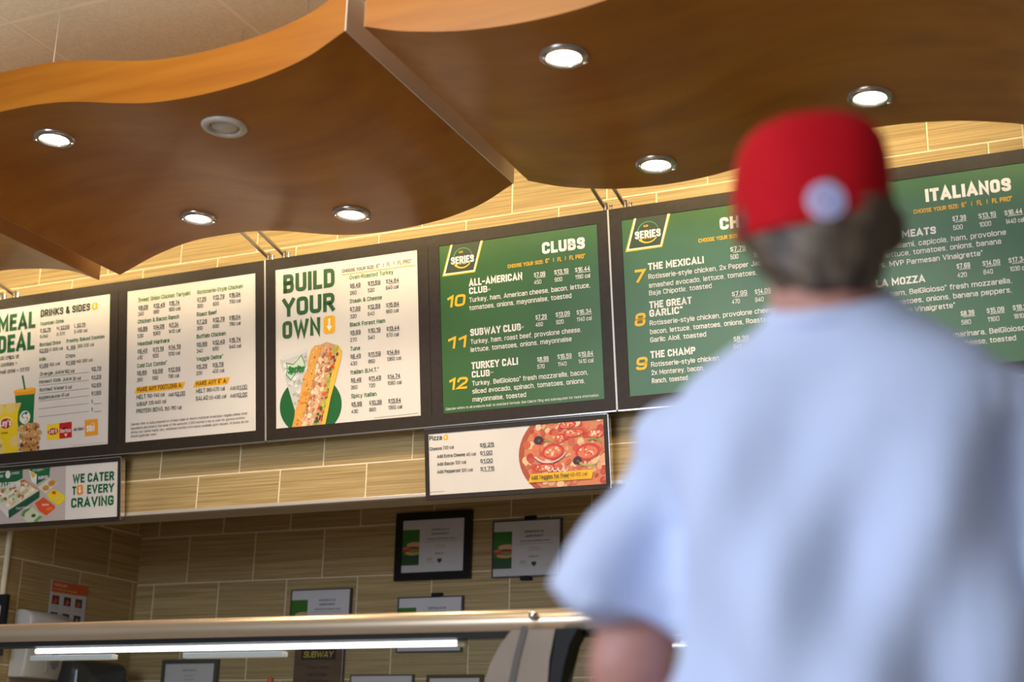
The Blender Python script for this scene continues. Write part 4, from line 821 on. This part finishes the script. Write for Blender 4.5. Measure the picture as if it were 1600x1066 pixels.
BLKFR = principled('black lacquer frame', (0.006, 0.006, 0.008), 0.25)
SILVFR = principled('thin pewter frame', (0.10, 0.10, 0.09), 0.35, 0.4)
cert(-3.533, -3.104, 1.990, 2.335, 0.040, BLKFR, 'certificate in a thick black frame, just left of the thinly framed one', clips=())
cert(-2.987, -2.620, 1.987, 2.267, 0.006, SILVFR, 'certificate in a thin dark frame, right of the thick black frame', clips=((.55, True), (.5, False)))
cert(-4.139, -3.778, 1.690, 1.966, 0.006, SILVFR, 'thinly framed certificate half hidden by the counter rail, left of the black frame', clips=((1.0, False),))
cert(-3.503, -3.140, 1.636, 1.908, 0.006, SILVFR, 'thinly framed certificate crossed by the counter rail, below the thick black frame', clips=((.6, True),))
cert(-4.925, -4.565, 1.330, 1.618, 0.022, SILVFR, 'pewter-framed letter under the light tube, at lower left', style='letter')
cert(-3.757, -3.399, 1.260, 1.530, 0.006, SILVFR, 'thinly framed sheet at the bottom photo edge, right of the brown plaque', style='letter')
GOLDFR = principled('dark gold frame', (0.10, 0.07, 0.03), 0.3, 0.5)
cert(-3.324, -3.020, 1.260, 1.527, 0.016, GOLDFR, 'dark gold-edged frame at the bottom photo edge, beside the guard post', style='letter')
# plaque
t = thing('award_plaque', (-3.947, YB, 1.33), 'brown wooden award plaque with yellow lettering, under the light tube', 'plaque')
m = MB(); m.box((-3.947, YB - 0.014, 1.497), (0.290, 0.024, 0.334)); m.build('board', noise_mat('walnut veneer', (0.10, 0.05, 0.025), (0.14, 0.075, 0.035), (1, 1, 8), 6, rough=0.3), t, bevel=0.004)
m = MB(); m.box((-3.947, YB - 0.027, 1.632), (0.205, 0.003, 0.052)); m.build('name_plate', BLKPL, t, bevel=0.001)
p = Print(lambda u, v: Vector((u, YB - 0.0292, v)), Vector((0, -1, 0))); p.text('SUBWAY', -4.035, 1.618, 0.175, 0.030, (240, 206, 60), RG, 1, 0.15)
for k, (s_, wd) in enumerate((('TOP TEN', .13), ('SALES AWARD', .11), ('PRESENTED TO', .13), ('STORE OF THE YEAR', .16))): p.text(s_, -3.947 - wd / 2, 1.56 - k * 0.035, wd, 0.014, (64, 40, 24), BD, 1)
p.P = lambda u, v: Vector((u, YB - 0.0292, v)); p.done('lettering', t)
# orange tag on the wall
q = onY(422, 1064, 6.35); m = MB(); m.ball(q, (0.016, 0.010, 0.020), 12); m.box(q - Vector((0, 0.0, 0.05)), (0.02, 0.02, 0.07)); tag(m.build('spray_nozzle', principled('orange plastic', (0.8, 0.16, 0.02), 0.4), smooth=True), 'tiny orange nozzle at the bottom edge left of the plaque', 'bottle')
# black frame on pillar, poster, dispensers on the left wall
def PL(u, v): return Vector((u, 5.362, v))
t = thing('black_picture_frame', (-5.24, 5.362, 1.60), 'black frame on the wall at the far left photo edge', 'picture frame')
rect_frame(t, -5.36, -5.112, 1.56, 1.853, [(-5.33, -5.142, 1.59, 1.80)], P=PL, nrm=Vector((0, -1, 0)), depth=0.022, front=0.024, mat=BLKFR); s = sheet(t, -5.33, -5.142, 1.59, 1.80, CERTP, None, 0.016, PL, Vector((0, -1, 0))); s.name = 'paper'
def PX(u, v): return Vector((-5.160, u, v))
NX = Vector((1, 0, 0))
t = thing('wall_poster', (-5.160, 5.825, 1.70), 'white poster with an orange header and six small photos, on the left wall', 'poster')
m = MB(); pw = [(5.690, 1.70), (5.962, 1.70), (5.958, 1.974), (5.688, 1.969)]; m.add([PX(u, v) + NX * .0015 for u, v in pw] + [PX(u, v) - NX * .0005 for u, v in pw], [(0, 1, 2, 3), (7, 6, 5, 4), (0, 4, 5, 1), (1, 5, 6, 2), (2, 6, 7, 3), (3, 7, 4, 0)]); s = m.build('poster_sheet', CERTP, t)
p = Print(lambda u, v: PX(u, v) + NX * .0019, NX); g = Print(lambda u, v: PX(u, v) + NX * .0019, NX)
g.poly([(5.69, 1.913), (5.959, 1.916), (5.957, 1.972), (5.69, 1.967)], (206, 92, 44), 1); g.poly([(5.69, 1.908), (5.9, 1.911), (5.9, 1.915), (5.69, 1.913)], (240, 150, 60), 1.3); p.text('WASHING HANDS', 5.70, 1.942, 0.10, 0.014, (246, 200, 160), BD, 4); p.text('How to wash your hands properly', 5.70, 1.922, 0.18, 0.012, (246, 190, 120), BD, 4)
for i in range(3):
    for j in range(2):
        a, b = 5.703 + i * 0.087, 1.850 - j * 0.085
        g.poly([(a, b), (a + 0.052, b), (a + 0.052, b + 0.045), (a, b + 0.045)], [(120, 40, 36), (60, 40, 40), (70, 64, 62)][(i + j) % 3] if j == 0 else (60, 56, 56), 1)
        g.poly([(a + 0.008, b + 0.006), (a + 0.03, b + 0.002), (a + 0.044, b + 0.02), (a + 0.022, b + 0.036)], (196, 90, 66) if j == 0 else (180, 150, 150), 1.6)
        for k in range(2): g.poly([(a, b - 0.012 - k * .009), (a + 0.06, b - 0.012 - k * .009), (a + 0.06, b - 0.009 - k * .009), (a, b - 0.009 - k * .009)], (190, 186, 186), 1)
p.done('lettering', s); g.done('print', s)
t = thing('soap_dispenser', (-5.16, 5.59, 1.46), 'off-white wall dispenser with a round grey window, left of the poster', 'dispenser')
m = MB(); sec = [(0.0, 0), (0.075, 0.006), (0.100, 0.02), (0.104, 0.24)]
prof = [(1.468, 0.095), (1.52, 0.105), (1.62, 0.110), (1.70, 0.118), (1.76, 0.112), (1.785, 0.09), (1.795, 0.05)]
m.loft([[Vector((-5.160 + x, y, z)) for x, y in ((0, 5.455), (d * .9, 5.46), (d, 5.48), (d, 5.70 + (z - 1.5) * .1), (d * .9, 5.72 + (z - 1.5) * .1), (0, 5.725 + (z - 1.5) * .1))] for z, d in prof])
m.build('cover', WHITEPL, t, smooth=True, bevel=0.006)
m = MB(); n_ = 24; m.add([Vector((-5.160 + 0.1105, 5.655 + 0.030 * math.cos(2 * PI * k / n_), 1.565 + 0.045 * math.sin(2 * PI * k / n_))) for k in range(n_)] + [Vector((-5.160 + 0.108, 5.655 + 0.033 * math.cos(2 * PI * k / n_), 1.565 + 0.048 * math.sin(2 * PI * k / n_))) for k in range(n_)], [tuple(range(n_))] + [(k, n_ + k, n_ + (k + 1) % n_, (k + 1) % n_) for k in range(n_)]); m.build('window', principled('grey lens', (0.16, 0.15, 0.17), 0.2), t)
m = MB(); m.box((-5.160 + 0.103, 5.60, 1.60), (0.02, 0.004, 0.2)); m.build('cover_seam', principled('grey seam', (0.3, 0.29, 0.27), 0.5), t)
t = thing('towel_dispenser', (-5.16, 5.97, 1.25), 'black rounded paper towel dispenser on the left wall, beside the off-white one', 'dispenser')
m = MB(); rr = []
for (d, k) in ((0.0, 1.0), (0.12, 1.0), (0.15, 0.93), (0.155, 0.8)):
    ring = []
    for (cy_, cz_, a0_) in ((6.12, 1.53, 0), (5.82, 1.53, 90), (5.82, 1.27, 180), (6.12, 1.27, 270)):
        for a_ in range(0, 91, 18): an = math.radians(a0_ + a_); ring.append(Vector((-5.16 + d, 5.97 + (cy_ + 0.055 * math.cos(an) - 5.97) * k, 1.40 + (cz_ + 0.055 * math.sin(an) - 1.40) * k)))
    rr.append(ring)
m.loft(rr); m.build('cover', principled('glossy smoke plastic', (0.012, 0.012, 0.012), 0.18), t, smooth=True)
m = MB(); m.box((-5.16 + 0.1, 5.80, 1.38), (0.03, 0.012, 0.26)); m.build('chrome_strip', STEEL, t)

# ------------------------------------------------------------------ sneeze guard, light tube and counter
YG = 3.7
t = thing('sneeze_guard', (-2.5, YG, 1.00), 'long champagne-coloured guard rail with glass over the food counter', 'sneeze guard')
m = MB(); n_ = 20; prof = [(YG - 0.028, 1.444), (YG - 0.036, 1.456), (YG - 0.038, 1.474), (YG - 0.034, 1.490), (YG - 0.022, 1.501), (YG, 1.506), (YG + 0.05, 1.508), (YG + 0.06, 1.500), (YG + 0.06, 1.452), (YG + 0.05, 1.444)]
m.loft([[Vector((x, y, z)) for y, z in prof] for x in (-6.0, -4, -2, 0.6)]); m.build('top_rail', BRASSY, t, smooth=True)
m = MB(); m.box((-2.7, YG + 0.012, 1.437), (6.6, 0.07, 0.016)); m.build('rail_shadow_strip', BLKPL, t)  # black strip standing in for the shadow under the rail
m = MB(); m.add([(-6, YG - 0.022, 1.446), (0.6, YG - 0.022, 1.446), (0.6, YG - 0.14, 1.02), (-6, YG - 0.14, 1.02), (-6, YG - 0.016, 1.446), (0.6, YG - 0.016, 1.446), (0.6, YG - 0.134, 1.02), (-6, YG - 0.134, 1.02)], [(0, 3, 2, 1), (4, 5, 6, 7), (0, 1, 5, 4), (3, 7, 6, 2)]); m.build('glass_pane', GLASS, t)
def post(xo):
    # curved end bracket: a plate with a bowed outline
    m = MB(); ol = [(-1.638, 1.440), (-1.672, 1.40), (-1.700, 1.35), (-1.716, 1.30), (-1.722, 1.24), (-1.722, 1.03), (-1.53, 1.03), (-1.52, 1.25), (-1.528, 1.30), (-1.524, 1.36), (-1.516, 1.40), (-1.508, 1.440)]
    fr = [Vector((x + xo, YG - 0.085, z)) for x, z in ol]; bk = [Vector((x + xo, YG - 0.025, z)) for x, z in ol]; m.loft([fr, bk]); m.build('end_bracket', TAUPE, t)
    m = MB(); sw = [(-1.598, 1.450), (-1.606, 1.42), (-1.622, 1.36), (-1.634, 1.30), (-1.640, 1.2), (-1.64, 1.03)]
    vs = [Vector((x + xo - .008, YG - 0.088, z)) for x, z in sw] + [Vector((x + xo + .012, YG - 0.088, z)) for x, z in sw]; k = len(sw)
    m.add(vs, [(i, i + 1, k + i + 1, k + i) for i in range(k - 1)]); m.build('groove', principled('dark taupe', (0.09, 0.07, 0.05), 0.5), t)
    m = MB(); bl = [(-1.508, 1.442), (-1.512, 1.40), (-1.522, 1.34), (-1.526, 1.28), (-1.526, 1.03), (-1.500, 1.03), (-1.496, 1.28), (-1.484, 1.34), (-1.468, 1.40), (-1.444, 1.442)]
    m.loft([[Vector((x + xo, YG - 0.080, z)) for x, z in bl], [Vector((x + xo, YG - 0.0, z)) for x, z in bl]]); m.build('black_upright', BLKPL, t)
    m = MB(); m.ball((-1.590 + xo, YG - 0.046, 1.482), (0.014, 0.014, 0.014), 14); m.build('rail_bolt', CHROME, t, smooth=True)
post(0.0); post(-3.4)
q = onY(1068, 1003, YG - 0.03)
m = MB(); m.tube([q + Vector((-0.026, 0, 0.012)), q + Vector((0.03, 0, 0.012))], 0.010, 12); m.tube([q + Vector((-0.026, 0, -0.012)), q + Vector((0.03, 0, -0.012))], 0.010, 12); m.box(q + Vector((0.0, 0.03, 0.02)), (0.03, 0.03, 0.07)); m.build('glass_clamp', CHROME, t, smooth=True)
t = thing('tube_light', (-2.6, YG + 0.035, 1.40), 'long white light tube slung under the guard rail', 'tube light')
a, b = onY(57, 1019, YG + 0.035), onY(716, 1004, YG + 0.035)
m = MB(); m.tube([(a.x, YG + 0.035, (a.z + b.z) / 2), (b.x, YG + 0.035, (a.z + b.z) / 2)], 0.0080, 14); m.build('tube', LED, t, smooth=True)
zt = (a.z + b.z) / 2
m = MB(); m.lathe((0, 0, 0), [(0.001, 0), (0.011, 0), (0.011, 0.025), (0.006, 0.03), (0.001, 0.03)], 12); m.v = [Vector((b.x + v.z, YG + 0.035 + v.x, zt + v.y)) for v in m.v]; m.build('end_cap', principled('cream end cap', (0.5, 0.42, 0.22), 0.4), t, smooth=True)
for x0_, x1_ in ((50, 178), (288, 444)):
    c, d = onY(x0_, 1027, YG + 0.04), onY(x1_, 1027, YG + 0.04); m = MB(); m.box(((c.x + d.x) / 2, YG + 0.045, zt - 0.022), (d.x - c.x, 0.03, 0.016)); m.build('housing', principled('white housing', (0.78, 0.76, 0.72), 0.4), t, bevel=0.002)
l = bpy.data.lights.new('tube_glow', 'AREA'); l.shape = 'RECTANGLE'; l.size = 1.6; l.size_y = 0.02; l.energy = 5; l.color = (0.96, 0.94, 1); lo = bpy.data.objects.new('tube_glow', l); COL.objects.link(lo); lo.parent = t; lo.location = Vector((-2.6, YG + 0.035, zt - 0.035)) - t.location
t = thing('food_counter', (-2.7, 4.05, 0), 'long serving counter that carries the guard rail, below the photo edge', 'counter')
m = MB(); m.box((-2.7, 4.02, 0.47), (6.6, 0.9, 0.94)); m.build('body', WOOD, t)
m = MB(); m.box((-2.7, 4.02, 0.98), (6.7, 0.98, 0.08)); m.build('worktop', STEEL, t, bevel=0.006)

# ------------------------------------------------------------------ the person in the red cap
PX0, PY0 = -0.34, 1.62
def W(x, y, z): return Vector((PX0 + x, PY0 + y, z))
TURN = math.radians(23)
def WH(x, y, z):
    c, s_ = math.cos(TURN), math.sin(TURN); return Vector((PX0 - .004 + x * c - y * s_, PY0 - .004 + x * s_ + y * c, z))
SKIN = noise_mat('skin', (0.56, 0.25, 0.19), (0.62, 0.30, 0.23), nscale=30, rough=0.5)
SHIRT = noise_mat('white cotton', (0.65, 0.72, 0.94), (0.69, 0.76, 0.96), nscale=120, rough=0.85, spec=0.2, bump=0.2)
HAIR = noise_mat('brown hair', (0.035, 0.020, 0.011), (0.22, 0.15, 0.095), (45, 45, 5), 1, 4, rough=0.5, bump=0.5)
REDC = noise_mat('red cap felt', (0.60, 0.004, 0.010), (0.66, 0.006, 0.014), nscale=90, rough=0.8, spec=0.2, bump=0.2)
JEAN = noise_mat('dark denim', (0.03, 0.045, 0.09), (0.05, 0.07, 0.13), nscale=150, rough=0.8)
person = thing('person', W(0.02, 0, 0), 'person seen from behind in a red cap and pale blue-white T-shirt', 'person')
def remeshed(mb, name, mat, voxel, smooth_it, fold=None):
    o = mb.build(name, mat, person); me0 = o.data
    r = o.modifiers.new('r', 'REMESH'); r.mode = 'VOXEL'; r.voxel_size = voxel; r.use_smooth_shade = True
    s = o.modifiers.new('s', 'SMOOTH'); s.iterations = smooth_it; s.factor = 0.5
    me = bpy.data.meshes.new_from_object(o.evaluated_get(bpy.context.evaluated_depsgraph_get())); o.modifiers.clear(); o.data = me
    if fold:
        nn = [v.normal.copy() for v in me.vertices]
        for v, n in zip(me.vertices, nn): v.co += n * fold(v.co + person.location)
    me.polygons.foreach_set('use_smooth', [True] * len(me.polygons))
    if not me.materials: me.materials.append(mat)
    return o
def limb(mb, pts, rad):
    mb.tube(pts, rad, 14)
    for p_, r_ in zip(pts, rad): mb.ball(p_, r_ * 0.99, 12)
m = MB()
HX = 0.004
# head, neck
m.ball(WH(HX, -0.006, 1.735), (0.076, 0.090, 0.086), 20); m.ball(WH(HX, 0.030, 1.700), (0.064, 0.072, 0.085), 18); m.ball(WH(HX, 0.065, 1.655), (0.030, 0.028, 0.024), 12)
m.tube([WH(HX, 0.100, 1.745), WH(HX, 0.118, 1.712), WH(HX, 0.100, 1.700)], [0.008, 0.013, 0.012], 8)
m.tube([WH(HX - .022, 0.092, 1.676), WH(HX, 0.102, 1.677), WH(HX + .022, 0.092, 1.676)], [0.006, 0.008, 0.006], 8)
for s_ in (-1, 1):
    m.ball(WH(HX + s_ * 0.084, 0.004, 1.712), (0.012, 0.020, 0.031), 12); m.ball(WH(HX + s_ * 0.080, 0.006, 1.690), (0.009, 0.012, 0.014), 10); m.ball(WH(HX + s_ * .03, 0.082, 1.728), (.016, .014, .011), 10)
limb(m, [W(HX + .004, -0.005, 1.70), W(0.012, -0.018, 1.60), W(0.018, -0.02, 1.52)], [0.062, 0.064, 0.08])
# torso and legs
m.loft([[W(0.02 + rx * math.cos(k * PI / 10), cy_ + ry * math.sin(k * PI / 10), z) for k in range(20)] for z, rx, ry, cy_ in ((0.86, .15, .11, 0), (0.95, .165, .12, 0), (1.1, .15, .105, 0), (1.3, .165, .11, 0), (1.42, .18, .11, -.005), (1.5, .165, .09, -.01), (1.55, .10, .07, -.015))])
for s_ in (-1, 1):
    x_ = 0.02 + s_ * 0.085
    limb(m, [W(x_, 0, .92), W(x_ + s_ * .02, .01, .5), W(x_ + s_ * .02, -.01, .09)], [.088, .058, .042]); limb(m, [W(x_ + s_ * .02, -.02, .05), W(x_ + s_ * .03, .13, .035)], [.045, .032])
arms = {-1: (W(-.168, .012, 1.43), W(-.244, .000, 1.175), W(-.170, .20, 1.06), W(-.150, .235, 1.055)), 1: (W(.205, .012, 1.43), W(.288, .000, 1.17), W(.200, .20, 1.08), W(.180, .235, 1.08))}
for s_, (a, b, c, d) in arms.items():
    limb(m, [a, (a + b) / 2, b], [.046, .048, .047]); limb(m, [b, (b * 2 + c) / 3, c], [.044, .043, .027])
    dd = (c - b).normalized(); sd = dd.cross(Vector((0, 0, 1))).normalized(); palm = c + dd * .05
    m.ball(palm, (.036, .045, .018), 12, rot=dd.to_track_quat('Y', 'Z').to_matrix())
    for k, ln in enumerate((.066, .076, .071, .055)):
        o_ = palm + sd * ((k - 1.5) * .020) + dd * .036; e1 = o_ + dd * ln * .5 - Vector((0, 0, .006)); e2 = e1 + dd * ln * .35 - Vector((0, 0, .022)); limb(m, [o_, e1, e2], [.0095, .0088, .0078])
    th0 = palm - sd * .03 * s_ * -1 - dd * .02; limb(m, [th0, th0 + sd * .022 * s_ + dd * .028 - Vector((0, 0, .01)), th0 + sd * .026 * s_ + dd * .054 - Vector((0, 0, .02))], [.012, .011, .009])
remeshed(m, 'body', SKIN, 0.007, 3)
# T-shirt
m = MB()
def trg(z, rx, ry, cy_, tl):
    out = []
    for k in range(32):
        y = cy_ + ry * math.copysign(abs(math.sin(k * PI / 16)) ** .9, math.sin(k * PI / 16))
        out.append(W(0.022 + rx * math.copysign(abs(math.cos(k * PI / 16)) ** .85, math.cos(k * PI / 16)), y, z + tl * (y - cy_)))
    return out
m.loft([trg(*q_) for q_ in ((0.80, .215, .155, 0, 0), (0.95, .205, .150, 0, 0), (1.1, .195, .142, -.005, 0), (1.24, .190, .140, -.01, 0), (1.36, .203, .135, -.012, 0), (1.43, .212, .125, -.015, .05), (1.478, .202, .108, -.018, .12), (1.515, .172, .095, -.018, .25), (1.545, .130, .085, -.018, .38), (1.572, .092, .080, -.018, .45), (1.592, .072, .074, -.016, .5))])
for s_, (a, b, c, d) in arms.items():
    k0 = a + Vector((-s_ * .035, -.015, .018)); hem = Vector((PX0 - .252, a.y - .022, 1.236)) if s_ < 0 else Vector((PX0 + .305, a.y - .022, 1.24))
    dirv = (hem - a).normalized(); m.ball(a + Vector((s_ * .002, 0, .005)), (.070, .085, .072), 16)
    m.tube([k0, a + dirv * .06, a + dirv * .14, hem], [.072, .073, .077, .089], 22)
def fold(p_):
    x, y, z = p_.x - PX0, p_.y - PY0, p_.z
    f = .016 * math.sin(27 * x + 3.2 * math.sin(5.5 * z) + 1.0) * min(1, max(0, (1.56 - z) / .25)) + .008 * math.sin(52 * x - 9 * z + 2 * math.sin(7 * z)) * min(1, max(0, (1.5 - z) / .2))
    f += .004 * math.sin(40 * z + 30 * x) * (1 if abs(x - .02) > .18 else .15)
    if y > .05: f *= .4
    return f + .002
remeshed(m, 't_shirt', SHIRT, 0.008, 3, fold)
m = MB(); n_ = 32; m.loft([[W(0.018 + (.0755 - dr) * math.cos(2 * PI * k / n_), -.016 + (.079 - dr) * math.sin(2 * PI * k / n_), z - .018 + .038 * math.sin(2 * PI * k / n_)) for k in range(n_)] for z, dr in ((1.602, -.004), (1.614, -.001), (1.620, .004), (1.612, .010))], False); m.build('collar', SHIRT, person, smooth=True)
# trousers and shoes (below the picture)
m = MB(); m.loft([[W(0.02 + rx * math.cos(k * PI / 10), ry * math.sin(k * PI / 10), z) for k in range(20)] for z, rx, ry in ((0.84, .18, .125), (0.98, .18, .13))])
for s_ in (-1, 1): x_ = 0.02 + s_ * .088; m.tube([W(x_, 0, .92), W(x_ + s_ * .02, .01, .5), W(x_ + s_ * .02, -.005, .06)], [.098, .078, .068], 18)
remeshed(m, 'trousers', JEAN, 0.012, 3)
for s_ in (-1, 1):
    x_ = 0.04 * s_ + 0.02 + s_ * .075; m = MB(); m.ball(W(x_, -.02, .045), (.048, .07, .048), 14); m.ball(W(x_, .09, .035), (.048, .10, .038), 14); m.build('shoe', principled('grey shoe', (.2, .2, .2), .6), person, smooth=True)
# hair
m = MB(); n_ = 36
def hr(z, rx, ry, cy_): return [WH(HX + rx * math.cos(2 * PI * k / n_), cy_ + ry * math.sin(2 * PI * k / n_), z + .28 * (cy_ + ry * math.sin(2 * PI * k / n_)) * (1 if z < 1.7 else .6)) for k in range(n_)]
m.loft([hr(1.612, .050, .050, -.046), hr(1.628, .066, .062, -.040), hr(1.655, .080, .075, -.034), (hr(1.685, .088, .086, -.026)), hr(1.715, .091, .094, -.020), hr(1.745, .089, .094, -.015)])
for s_ in (-1, 1): m.ball(WH(HX + s_ * (.088 if s_ > 0 else .080), -.02, 1.69), (.020 if s_ > 0 else .014, .036, .032), 12)
o = remeshed(m, 'hair', HAIR, .006, 2, lambda p_: .0035 * math.sin(95 * (p_.x - PX0) + 4 * math.sin(50 * p_.z)) * math.sin(120 * p_.z + 30 * p_.x))
# cap
m = MB()
def cr_(z, rx, ry, tl, e=.9): return [WH(rx * math.copysign(abs(math.cos(2 * PI * k / n_)) ** e, math.cos(2 * PI * k / n_)), -.006 + ry * math.copysign(abs(math.sin(2 * PI * k / n_)) ** e, math.sin(2 * PI * k / n_)), z + tl * math.sin(2 * PI * k / n_) + (math.cos(2 * PI * k / n_) - 1) * tl * .55) for k in range(n_)]
m.loft([cr_(1.710, .0890, .104, .028), cr_(1.703, .0915, .107, .028), cr_(1.740, .0945, .109, .026, .84), cr_(1.778, .0940, .107, .022, .82), cr_(1.803, .0905, .101, .018, .82), cr_(1.821, .0830, .090, .014, .85), cr_(1.833, .068, .074, .010, .9), cr_(1.840, .042, .048, .006, .9), cr_(1.843, .012, .014, .002)])
cap = m.build('cap', REDC, person, smooth=True); sb = cap.modifiers.new('sub', 'SUBSURF'); sb.levels = 1; sb.render_levels = 1
m = MB(); m.ball(WH(0, -.006, 1.843), (.008, .008, .004), 10); m.build('top_button', REDC, cap, smooth=True)
m = MB(); rows_ = []
for i in range(7):
    r_ = i / 6; rows_.append([WH(.078 * math.sin(a_) * (1 - .1 * r_), .080 + .022 * (1 - abs(a_)) + r_ * .075 * math.cos(a_ * .85), 1.742 - .012 * a_ * a_ - .010 * r_) for a_ in [(-1.25 + 2.5 * k / 14) for k in range(15)]])
vs = [v for r_ in rows_ for v in r_]; fs = [(i * 15 + j, i * 15 + j + 1, (i + 1) * 15 + j + 1, (i + 1) * 15 + j) for i in range(6) for j in range(14)]; m.add(vs, fs); br = m.build('brim', REDC, cap, smooth=True); sf = br.modifiers.new('solid', 'SOLIDIFY'); sf.thickness = .003
def cap_pt(x, z):
    q_ = max(-.98, min(.98, x / .0915)); y = -.006 - .108 * (1 - abs(q_) ** 2.22) ** (1 / 2.22) - .0035; return WH(x, y, z)
m = MB(); n_ = 28; cx_, cz_ = -.004, 1.686
def disc(r0, r1, mi, ex=0.0, c0=(0, 0)):
    k0 = [cap_pt(cx_ + c0[0] + r0 * math.cos(2 * PI * k / n_), cz_ + c0[1] + r0 * math.sin(2 * PI * k / n_)) + Vector((0, -ex, 0)) for k in range(n_)]; k1 = [cap_pt(cx_ + c0[0] + r1 * math.cos(2 * PI * k / n_), cz_ + c0[1] + r1 * math.sin(2 * PI * k / n_)) + Vector((0, -ex, 0)) for k in range(n_)]
    m.loft([k0, k1], False, mi)
disc(.0225, .0005, 0); disc(.0165, .0135, 1, .0012); disc(.010, .0062, 1, .0012, (.004, .001)); disc(.0082, .0045, 2, .0012, (-.009, -.001))
m.build('emblem', [principled('white thread', (.74, .64, .84), .7), principled('blue thread', (.42, .50, .85), .7), principled('pink thread', (.80, .46, .58), .7)], cap, smooth=True)
